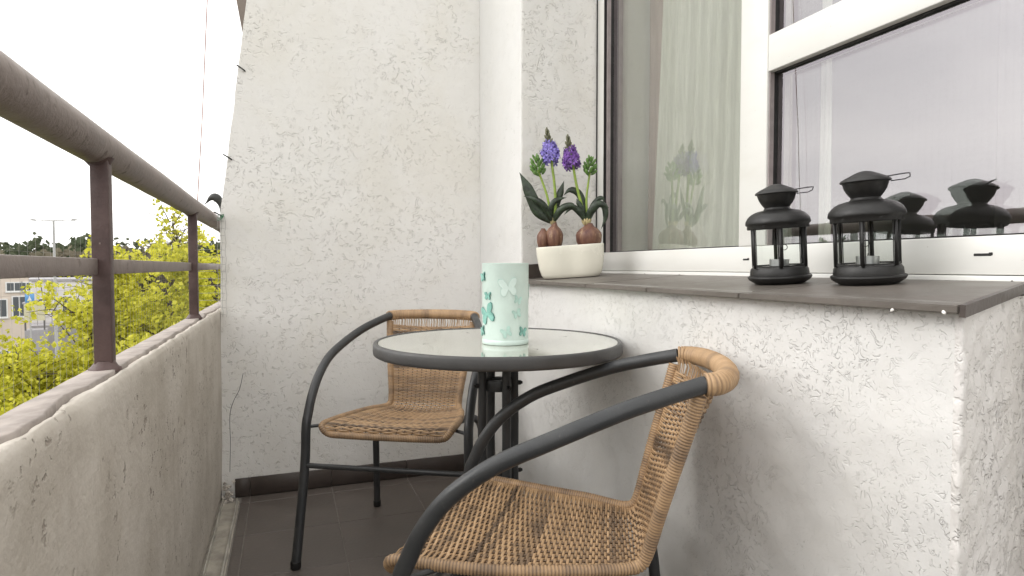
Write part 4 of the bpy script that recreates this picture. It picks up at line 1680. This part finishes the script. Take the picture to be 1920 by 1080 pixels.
# left hyacinth
h1 = empty('hyacinth', (0, 0, 0))
tag(h1, 'left hyacinth with blue-violet flower head, green buds and two joined brown bulbs', 'hyacinth')
bulb(h1, hp_(1041, 441, 0.0), 0.0300, 0.060, 0.044)
bulb(h1, hp_(1020, 445, 0.004), 0.0215, 0.050, 0.020)
stem(h1, [hp_(1041, 414), hp_(1043, 385), hp_(1041, 345), hp_(1036, 306), hp_(1031, 262)], 0.0046)
stem(h1, [hp_(1037, 414), hp_(1028, 370), hp_(1020, 345), hp_(1010, 318)], 0.0040)
spike(h1, hp_(1035, 303), hp_(1030, 268), 40, 'open', M['violet'], 0.0300, 0.047)
spike(h1, hp_(1013, 326), hp_(1004, 292), 24, 'bud', None, 0.0195, 0)
leaves(h1, [([hp_(1036, 412, -.006), hp_(1012, 396, -.01), hp_(1000, 372, -.012), hp_(988, 345, -.012), hp_(975, 321, -.01)], 0.040, 0.12),
            ([hp_(1038, 412, .004), hp_(1043, 385, .010), hp_(1052, 360, .012), hp_(1059, 338, .012)], 0.026, 0.2),
            ([hp_(1036, 412, -.010), hp_(1022, 385, -.030), hp_(1003, 372, -.035), hp_(984, 366, -.03)], 0.022, 0.3),
            ([hp_(1040, 412, -.008), hp_(1054, 392, -.025), hp_(1072, 385, -.03), hp_(1085, 392, -.03)], 0.024, 0.3),
            ([hp_(1036, 412, .01), hp_(1018, 398, .02), hp_(1006, 388, .03), hp_(993, 376, .03)], 0.022, 0.2),
            ([hp_(1036, 413, -.004), hp_(1033, 395, -.012), hp_(1040, 378, -.014), hp_(1052, 372, -.01), hp_(1064, 370, -.01)], 0.018, 0.2)])
bm = bmesh.new()
for k in range(9):
    a = k * 0.7
    p = hp_(1038, 414) + Vector((math.cos(a), math.sin(a), 0)) * 0.0085
    budlet(bm, p, Vector((math.cos(a) * .3, math.sin(a) * .3, 1)), 0.0042, 0.013)
from_bm('husk', bm, M['husk'], h1, smooth=True)

# right hyacinth
h2 = empty('hyacinth', (0, 0, 0))
tag(h2, 'right hyacinth with deep purple flower head and one round brown bulb beside the window', 'hyacinth')
bulb(h2, hp_(1106, 441, 0.0), 0.0435, 0.058, 0.040)
stem(h2, [hp_(1100, 415), hp_(1092, 385), hp_(1083, 350), hp_(1077, 318), hp_(1072, 280)], 0.0046)
stem(h2, [hp_(1103, 415), hp_(1101, 375), hp_(1104, 345), hp_(1108, 318)], 0.0038)
spike(h2, hp_(1074, 314), hp_(1069, 280), 42, 'open', M['purple'], 0.0300, 0.044)
spike(h2, hp_(1106, 327), hp_(1109, 296), 20, 'bud', None, 0.0175, 0)
leaves(h2, [([hp_(1100, 414, -.006), hp_(1088, 398, -.02), hp_(1074, 388, -.025), hp_(1060, 402, -.03)], 0.020, 0.3),
            ([hp_(1100, 413, .006), hp_(1096, 385, .016), hp_(1086, 362, .02), hp_(1070, 356, .02), hp_(1058, 366, .02)], 0.024, 0.2),
            ([hp_(1102, 413, -.006), hp_(1110, 395, -.02), hp_(1124, 382, -.028), hp_(1142, 390, -.03)], 0.026, 0.2),
            ([hp_(1104, 413, .004), hp_(1118, 385, .0), hp_(1133, 386, -.01), hp_(1136, 408, -.01), hp_(1128, 430, -.01)], 0.022, 0.25),
            ([hp_(1103, 413, .006), hp_(1110, 390, .010), hp_(1122, 374, .010), hp_(1131, 372, .010), hp_(1134, 380, .01)], 0.016, 0.2),
            ([hp_(1100, 413, -.004), hp_(1092, 392, -.010), hp_(1086, 380, -.012), hp_(1082, 372, -.01)], 0.018, 0.2)])
bm = bmesh.new()
for k in range(10):
    a = k * 0.63
    p = hp_(1101, 416) + Vector((math.cos(a), math.sin(a), 0)) * 0.011
    budlet(bm, p, Vector((math.cos(a) * .4, math.sin(a) * .4, 1)), 0.0045, 0.013)
from_bm('husk', bm, M['husk'], h2, smooth=True)

# ================================================================== OUTSIDE
ZGR = -8.2


def ground_mat():
    t = NT('street_ground')
    v = t.coord()
    a = t.noise(v, 0.08, 4, 0.6)
    b = t.noise(t.coord(loc=(40, 3, 0)), 1.1, 4, 0.6)
    asph = t.mix(t.rng(b, 0.3, 0.7), (0.075, 0.072, 0.078), (0.105, 0.100, 0.106))
    lawn = t.mix(t.rng(b, 0.3, 0.7), (0.07, 0.10, 0.03), (0.11, 0.14, 0.05))
    pale = t.mix(t.rng(b, 0.3, 0.7), (0.20, 0.18, 0.17), (0.27, 0.25, 0.24))
    col = t.mix(t.rng(a, 0.47, 0.50), asph, lawn)
    c = t.noise(t.coord(loc=(7, 70, 0)), 0.11, 3, 0.6)
    col = t.mix(t.rng(c, 0.52, 0.55), col, pale)
    t.bsdf(col, 0.9, 0, t.bump(b, 0.02), 0.2)
    return t.m


bm = bmesh.new()
v = [bm.verts.new(p) for p in ((-900, -900, ZGR), (900, -900, ZGR), (900, 900, ZGR), (-900, 900, ZGR))]
bm.faces.new(v)
gd = from_bm('ground', bm, ground_mat(), None)
tag(gd, kind='structure')
M['asphalt'] = simple('asphalt', (0.085, 0.082, 0.088), 0.9, var=0.15, vs=1.2)
M['paving'] = simple('paving', (0.30, 0.28, 0.27), 0.9, var=0.15, vs=1.5)
M['line'] = simple('road_paint', (0.75, 0.75, 0.72), 0.8)
rd = bmesh.new()
add_box(rd, -42, -3, 30, 38, ZGR + 0.002, ZGR + 0.006)
ro = from_bm('road', rd, M['asphalt'], None)
tag(ro, kind='structure')
pv = bmesh.new()
add_box(pv, -42, -3, 27.5, 29.9, ZGR + 0.002, ZGR + 0.13, 0.02)
add_box(pv, -42, -3, 38.1, 40.5, ZGR + 0.002, ZGR + 0.13, 0.02)
po = from_bm('pavement', pv, M['paving'], None)
tag(po, kind='structure')
for k in range(8):
    ln_ = box('road_marking', M['line'], None, -40 + k * 5, -37.5 + k * 5, 33.9, 34.05, ZGR + 0.0065, ZGR + 0.011)
    tag(ln_, kind='structure')


def foliage_mat(name, c0, c1, c2, trans=0.45):
    t = NT(name)
    v = t.coord()
    gi = t.n('ShaderNodeNewGeometry')
    f = t.math('ADD', t.math('MULTIPLY', gi.outputs['Random Per Island'], 0.6), t.math('MULTIPLY', t.noise(v, 0.9, 3), 0.4))
    col = t.ramp(f, [(0.15, c0), (0.5, c1), (0.85, c2)])
    d = t.n('ShaderNodeBsdfDiffuse'); t.put(d.inputs[0], col)
    tl = t.n('ShaderNodeBsdfTranslucent'); t.put(tl.inputs[0], col)
    ms = t.n('ShaderNodeMixShader'); ms.inputs[0].default_value = trans
    t.put(ms.inputs[1], d.outputs[0]); t.put(ms.inputs[2], tl.outputs[0])
    t.t.links.new(ms.outputs[0], t.out.inputs['Surface'])
    return t.m


M['blossom'] = foliage_mat('yellow_maple_blossom', (0.34, 0.36, 0.05), (0.60, 0.58, 0.065), (0.76, 0.73, 0.14))
M['spring_leaf'] = foliage_mat('fresh_green_leaf', (0.12, 0.17, 0.03), (0.20, 0.26, 0.05), (0.30, 0.36, 0.08))
M['dark_leaf'] = foliage_mat('pine_green_foliage', (0.085, 0.11, 0.065), (0.11, 0.13, 0.08), (0.13, 0.14, 0.09), 0.4)  # colours lightened to stand in for distance haze
M['brown_leaf'] = foliage_mat('bare_twig_foliage', (0.17, 0.15, 0.11), (0.20, 0.175, 0.13), (0.22, 0.21, 0.14), 0.4)  # haze painted in here too, by paler base colours
M['bark'] = simple('bark', (0.075, 0.058, 0.048), 0.9, var=0.3, vs=12, bump=0.02, bs=10)


def leaf_quads(V, Fc, c, n, rad, size, rnd):
    for _ in range(n):
        p = c + Vector((rnd.gauss(0, rad), rnd.gauss(0, rad), rnd.gauss(0, rad * 0.8)))
        a = Vector((rnd.uniform(-1, 1), rnd.uniform(-1, 1), rnd.uniform(-1, 1))).normalized()
        b = a.orthogonal().normalized()
        b = (Matrix.Rotation(rnd.uniform(0, 6.28), 3, a) @ b)
        cc = a.cross(b)
        s = size * rnd.uniform(0.6, 1.3)
        i = len(V)
        V.extend([p + b * s, p + cc * s * 0.75, p - b * s * 0.9, p - cc * s * 0.7])
        Fc.append((i, i + 1, i + 2, i + 3))


def tree(name, base, height, spread, label, group, leaf_m, tips=420, per=26, size=0.045, clump=0.11, seed=1, crown_low=0.3, sparse_top=0.0):
    rnd = random.Random(seed)
    root = empty(name, base)
    tag(root, label, 'tree', group)
    bm = bmesh.new()
    V, Fc = [], []
    th = height * crown_low
    lean = Vector((rnd.uniform(-.3, .3), rnd.uniform(-.3, .3), 0))
    trunk = spline([(0, 0, -0.1), lean * 0.3 + Vector((0, 0, th)), lean * 0.6 + Vector((0, 0, height * 0.6)), lean + Vector((0, 0, height * 0.93))], 6)
    add_tube(bm, trunk, [0.19 * (1 - 0.93 * i / (len(trunk) - 1)) + 0.012 for i in range(len(trunk))], 9)
    nl = 15
    ends = []
    for k in range(nl):
        t = 0.30 + 0.66 * k / nl
        i = min(len(trunk) - 1, int(t * (len(trunk) - 1)))
        p0 = trunk[i]
        a = k * 2.4 + rnd.uniform(-.4, .4)
        rr = spread * (1.05 - 0.72 * max(0, (t - 0.35)) / 0.65) * rnd.uniform(0.72, 1.08)
        rise = height * (0.10 + 0.16 * t) * rnd.uniform(0.7, 1.3)
        d = Vector((math.cos(a), math.sin(a), 0))
        p3 = p0 + d * rr + Vector((0, 0, rise))
        m1 = p0 + d * rr * 0.35 + Vector((rnd.uniform(-.2, .2), rnd.uniform(-.2, .2), rise * 0.45))
        m2 = p0 + d * rr * 0.7 + Vector((rnd.uniform(-.2, .2), rnd.uniform(-.2, .2), rise * 0.75))
        limb = spline([p0, m1, m2, p3], 5)
        r0 = 0.075 * (1.15 - t)
        add_tube(bm, limb, [r0 * (1 - 0.85 * j / (len(limb) - 1)) for j in range(len(limb))], 6)
        ntw = max(5, int(tips / nl))
        for q in range(ntw):
            j = rnd.randint(int(len(limb) * 0.25), len(limb) - 1)
            s = limb[j]
            dd = Vector((rnd.gauss(0, 1), rnd.gauss(0, 1), rnd.gauss(0.35, 0.7))).normalized()
            ln__ = spread * rnd.uniform(0.12, 0.34)
            e = s + dd * ln__
            md = s + dd * ln__ * 0.5 + Vector((rnd.uniform(-.06, .06), rnd.uniform(-.06, .06), rnd.uniform(0, .1)))
            add_tube(bm, [s, md, e], [0.014, 0.009, 0.004], 4, caps=False)
            if sparse_top and (p0.z + rise) > height * 0.8 and rnd.random() < sparse_top: continue
            ends.append(e)
            ends.append(md)
    from_bm('trunk', bm, M['bark'], root, smooth=True)
    for e in ends:
        n = int(per * rnd.uniform(0.5, 1.4))
        # several tight blossom tufts along each twig
        for _ in range(max(1, n // 6)):
            c = e + Vector((rnd.gauss(0, clump), rnd.gauss(0, clump), rnd.gauss(0, clump)))
            leaf_quads(V, Fc, c, 6, size * 0.8, size, rnd)
    me = bpy.data.meshes.new('crown')
    me.from_pydata([tuple(v) for v in V], [], Fc)
    me.materials.append(leaf_m)
    link_mesh('crown', me, None, root)
    return root


def ground_at(px, dist):
    p = far(px, dist)
    p.z = ZGR
    return p


TG = 'yellow flowering maples below the balcony'
tree('maple_tree', ground_at(345, 15.0), 9.0, 2.7, 'tallest yellow blossoming maple, seen between the two railing posts', TG, M['blossom'], 700, 48, 0.050, 0.13, 3, sparse_top=0.6)
tree('maple_tree', ground_at(255, 13.0), 8.5, 2.2, 'yellow blossoming maple low behind the nearer railing post', TG, M['blossom'], 640, 48, 0.046, 0.12, 11)
tree('maple_tree', ground_at(90, 12.0), 7.3, 2.3, 'broad yellow maple below the handrail at left, nearest the parapet', TG, M['blossom'], 800, 44, 0.040, 0.11, 5)
tree('maple_tree', ground_at(-40, 14.0), 6.9, 2.5, 'low yellow maple at the left edge of the view above the parapet', TG, M['blossom'], 620, 46, 0.045, 0.12, 8)
tree('maple_tree', ground_at(410, 19.0), 9.45, 3.0, 'slender maple with bare brownish top twigs close to the end wall edge', TG, M['blossom'], 620, 44, 0.056, 0.15, 21, sparse_top=0.9)
tree('maple_tree', ground_at(190, 19.0), 8.6, 2.3, 'thin yellow maple rising behind the nearer post against the sky', TG, M['blossom'], 200, 14, 0.050, 0.16, 31, sparse_top=0.5)

# ---- street lamp
lp = empty('street_lamp', ground_at(103, 42))
tag(lp, 'tall grey twin-arm street lamp standing before the distant wood', 'street lamp')
hz = zat(413, 103, 42) - ZGR
M['lamp_grey'] = simple('galvanised_mast', (0.42, 0.42, 0.41), 0.5, 0.2)
tube('mast', M['lamp_grey'], lp, [(0, 0, 0), (0, 0, hz * 0.5), (0, 0, hz)], [0.11, 0.085, 0.055], 10)
rdir = Vector((math.cos(YAW), -math.sin(YAW), 0))
for sg in (-1, 1):
    tube('arm', M['lamp_grey'], lp, [(0, 0, hz - 0.02), tuple(rdir * sg * 0.7 + Vector((0, 0, hz + 0.01))), tuple(rdir * sg * 1.05 + Vector((0, 0, hz + 0.02)))], 0.03, 6)
    bm = bmesh.new()
    add_tube(bm, [rdir * sg * 0.95 + Vector((0, 0, hz + 0.0)), rdir * sg * 1.1 + Vector((0, 0, hz + 0.03)), rdir * sg * 1.32 + Vector((0, 0, hz + 0.02))], [0.05, 0.10, 0.05], 8, flat=0.6)
    from_bm('lamp_head', bm, M['lamp_grey'], lp, smooth=True)

# ---- buildings
M['bl_cream'] = simple('cream_render', (0.62, 0.54, 0.46), 0.9, var=0.05, vs=0.7)
M['bl_white'] = simple('white_render', (0.66, 0.64, 0.63), 0.9, var=0.05, vs=0.7)
M['bl_grey'] = simple('grey_roofing', (0.33, 0.32, 0.33), 0.8, var=0.1, vs=0.7)
M['dark_glass'] = simple('dark_window_glass', (0.10, 0.11, 0.12), 0.15)
M['frame_white'] = simple('white_window_frame', (0.7, 0.7, 0.68), 0.5)
M['blue'] = simple('blue_sign_enamel', (0.12, 0.30, 0.58), 0.5)
M['yellow'] = simple('pale_yellow_panel', (0.55, 0.52, 0.36), 0.6)


def building(name, px0, px1, ytop, dist, depth, mat, label, wins, roof=True):
    a, b = far(px0, dist), far(px1, dist)
    w = (b - a).length
    ang = math.atan2((b - a).y, (b - a).x)
    top = zat(ytop, (px0 + px1) / 2, dist) - ZGR
    root = empty(name, (a.x, a.y, ZGR), ang)
    tag(root, label, 'building')
    box('wall', mat, root, 0, w, 0, depth, 0, top)
    if roof: box('roof', M['bl_grey'], root, -0.15, w + 0.15, -0.15, depth + 0.15, top + 0.001, top + 0.22)
    for (u, z, ww, hh) in wins:
        x = u * w
        f = box('window', M['frame_white'], root, x - ww / 2 - 0.09, x + ww / 2 + 0.09, -0.05, -0.001, z - 0.09, z + hh + 0.09)
        box('pane', M['dark_glass'], f, x - ww / 2, x - 0.03, -0.06, -0.051, z, z + hh)
        box('pane', M['dark_glass'], f, x + 0.03, x + ww / 2, -0.06, -0.051, z, z + hh)
        box('window_sill', M['frame_white'], f, x - ww / 2 - 0.12, x + ww / 2 + 0.12, -0.14, -0.052, z - 0.15, z - 0.091)
    return root, w, top


b1, w1, t1 = building('cream_building', -260, 54, 512, 62, 11, M['bl_cream'], 'cream rendered block at the far left beyond the parking area',
                      [(0.93, 1.2, 0.9, 1.3), (0.93, 5.2, 0.75, 1.5), (0.80, 5.2, 0.8, 1.3), (0.80, 1.2, 0.9, 1.3), (0.62, 5.2, 0.8, 1.3), (0.62, 1.2, .9, 1.3), (0.45, 5.2, 0.8, 1.3), (0.45, 1.2, .9, 1.3), (0.90, 7.2, 0.9, 0.6), (0.98, 7.2, 0.5, 0.6)])
b2, w2, t2 = building('white_building', 50, 190, 527, 78, 12, M['bl_white'], 'long low white building with a flat roof behind the street lamp',
                      [(0.20, 4.2, 0.7, 1.6), (0.52, 4.2, 0.75, 1.8), (0.83, 4.2, 0.75, 1.6), (0.35, 0.8, 1.2, 1.4), (0.68, 0.8, 1.2, 1.4)])
M['railing_far'] = simple('dark_balcony_rail', (0.12, 0.11, 0.11), 0.6)
bm = bmesh.new()                                        # roof terrace rail on the white building's wing
for k in range(11): add_box(bm, -1.4 + k * 0.56, -1.36 + k * 0.56, -3.2, -3.16, 3.4, 4.4)
add_box(bm, -1.42, 4.3, -3.215, -3.145, 4.401, 4.46)
from_bm('terrace_rail', bm, M['railing_far'], b2)
box('terrace', M['bl_grey'], b2, -1.5, 4.4, -3.3, -0.16, 0, 3.38)
bm = bmesh.new()
add_box(bm, 1.5, 2.6, -0.35, -0.06, 4.9, 6.0)
# kiosk, sign and vehicles in the yard
ks = empty('market_stall', ground_at(63, 56), R(12))
tag(ks, 'small stall with a pale yellow front board in the yard before the buildings', 'stall')
bm.free()
kz = zat(570, 63, 56) - ZGR
box('front_board', M['yellow'], ks, -0.6, 0.6, -0.08, 0, kz - 1.2, kz)
box('counter', M['bl_grey'], ks, -0.6, 0.6, 0.01, 1.8, kz - 3.4, kz - 1.9)
box('roof', M['bl_grey'], ks, -0.7, 0.7, 0.01, 1.9, kz + 0.001, kz + 0.12)
for sx_ in (-0.55, 0.55):
    box('leg', M['railing_far'], ks, sx_ - 0.05, sx_ + 0.05, 0.02, 0.12, 0, kz)
sg_ = empty('blue_sign', ground_at(55, 50))
tag(sg_, 'blue square sign on a thin pole in front of the cream block', 'sign')
sz = zat(560, 55, 50) - ZGR
tube('pole', M['lamp_grey'], sg_, [(0, 0, 0), (0, 0, sz + 0.5)], 0.035, 8)
box('panel', M['blue'], sg_, -0.25, 0.25, -0.06, -0.036, sz - 0.25, sz + 0.32, 0.02)
bm = bmesh.new()
vs = [bm.verts.new(p) for p in ((-0.12, -0.0625, sz - 0.12), (0.12, -0.0625, sz - 0.12), (0, -0.0625, sz + 0.18))]
bm.faces.new(vs)
from_bm('white_triangle', bm, M['frame_white'], sg_)


def make_car(paint):
    c = empty('parked_car')
    bm = bmesh.new()
    prof = [(-2.1, 0.35), (-2.15, 0.75), (-1.9, 0.92), (-1.2, 1.0), (-0.75, 1.42), (0.75, 1.46), (1.35, 1.05), (2.0, 0.95), (2.12, 0.6), (2.05, 0.32)]
    L = [bm.verts.new((x, -0.86 + (0.14 if z > 1.1 else 0), z)) for x, z in prof]
    Rr = [bm.verts.new((x, 0.86 - (0.14 if z > 1.1 else 0), z)) for x, z in prof]
    bm.faces.new(L); bm.faces.new(Rr[::-1])
    for i in range(len(prof)):
        j = (i + 1) % len(prof)
        bm.faces.new((L[i], L[j], Rr[j], Rr[i]))
    bmesh.ops.bevel(bm, geom=list(bm.edges), offset=0.05, segments=2, affect='EDGES')
    from_bm('body', bm, paint, c, auto=R(40))
    for s in (-1, 1):
        bm = bmesh.new()
        q = [(-1.05, 1.04), (-0.68, 1.36), (0.68, 1.39), (1.12, 1.06)]
        a = [bm.verts.new((x, s * (0.868 - (z - 1.0) * 0.30), z)) for x, z in q]
        b = [bm.verts.new((x, s * (0.84 - (z - 1.0) * 0.30), z)) for x, z in q]
        bm.faces.new(a); bm.faces.new(b[::-1])
        for i in range(4): bm.faces.new((a[i], a[(i + 1) % 4], b[(i + 1) % 4], b[i]))
        from_bm('side_window', bm, M['dark_glass'], c)
        for x in (-1.3, 1.3):
            bm = bmesh.new()
            add_tube(bm, [(x, s * 0.70, 0.31), (x, s * 0.88, 0.31)], 0.31, 16)
            w = from_bm('wheel', bm, M['gasket'], c, auto=R(40))
            bm = bmesh.new()
            add_tube(bm, [(x, s * 0.87, 0.31), (x, s * 0.89, 0.31)], 0.18, 10)
            from_bm('rim', bm, M['lamp_grey'], w)
    for x, nm, q in ((1.16, 'windscreen', 1), (-1.0, 'rear_window', -1)):
        bm = bmesh.new()
        z0, z1 = 1.10, 1.40
        xa, xb = (1.30, 0.84) if q == 1 else (-1.13, -0.80)
        vs = [bm.verts.new(p) for p in ((xa + 0.03 * q, -0.66, z0), (xa + 0.03 * q, 0.66, z0), (xb + 0.03 * q, 0.62, z1), (xb + 0.03 * q, -0.62, z1))]
        bm.faces.new(vs)
        from_bm(nm, bm, M['dark_glass'], c)
    return c


M['car_silver'] = simple('silver_car_paint', (0.50, 0.50, 0.52), 0.3, 0.3)
M['car_white'] = simple('white_car_paint', (0.75, 0.75, 0.75), 0.3)
M['car_dark'] = simple('dark_car_paint', (0.05, 0.05, 0.07), 0.3)
car = make_car(M['car_silver'])
spots = [(75, 33.6, 20, 'silver car on the road seen through the gaps of the left maple', 'car_silver'),
         (20, 46, -5, 'white car parked in the yard before the cream block', 'car_white'),
         (130, 47, 8, 'dark car parked in the yard left of the nearer railing post', 'car_dark'),
         (290, 30.5, 4, 'silver car below the tallest maple, glimpsed between the railing posts', 'car_silver')]
cars = []
for k, (px, d, an, lb, mt) in enumerate(spots):
    o = car if k == 0 else copy_tree(car)
    o.location = ground_at(px, d)
    o.rotation_euler.z = R(an)
    tag(o, lb, 'car', 'cars parked below the balcony')
    for ch in [q for q in bpy.data.objects if q.parent == o and q.name.startswith('body')]:
        if k:
            ch.data = ch.data.copy()
            ch.data.materials[0] = M[mt]

# ---- distant wood all round the horizon
rnd = random.Random(4)
for (nm, mat, off, lbl) in (('distant_wood', M['dark_leaf'], 0, 'dark evergreen wood along the horizon behind the buildings'), ('distant_thicket', M['brown_leaf'], 1, 'brownish leafless thicket at the edge of the distant wood')):
    V, Fc = [], []
    for k in range(1500):
        a = R(-200 + 260 * k / 1500) + rnd.uniform(-.004, .004)
        nv = noise.noise(Vector((a * 14 + off * 9, off, 0)))
        if off == 1 and nv < -0.05: continue
        dist = 150 - off * 14 + rnd.uniform(-9, 9)
        hgt = (15.5 - off * 2.2 + nv * 3.0 + rnd.uniform(-1.6, 1.2)) * (1 if rnd.random() > .06 else 1.12)
        c = Vector((math.sin(a) * dist, math.cos(a) * dist, ZGR))
        for q in range(8):
            z = hgt * (0.15 + 0.74 * (q / 8))
            leaf_quads(V, Fc, c + Vector((rnd.uniform(-1.5, 1.5), rnd.uniform(-1.5, 1.5), z)), 12, 1.0 if q < 6 else 0.7, 1.15 if q < 6 else 0.7, rnd)
    me = bpy.data.meshes.new(nm)
    me.from_pydata([tuple(v) for v in V], [], Fc)
    o = link_mesh(nm, me, mat, None)
    tag(o, lbl, 'wood', kind='stuff')
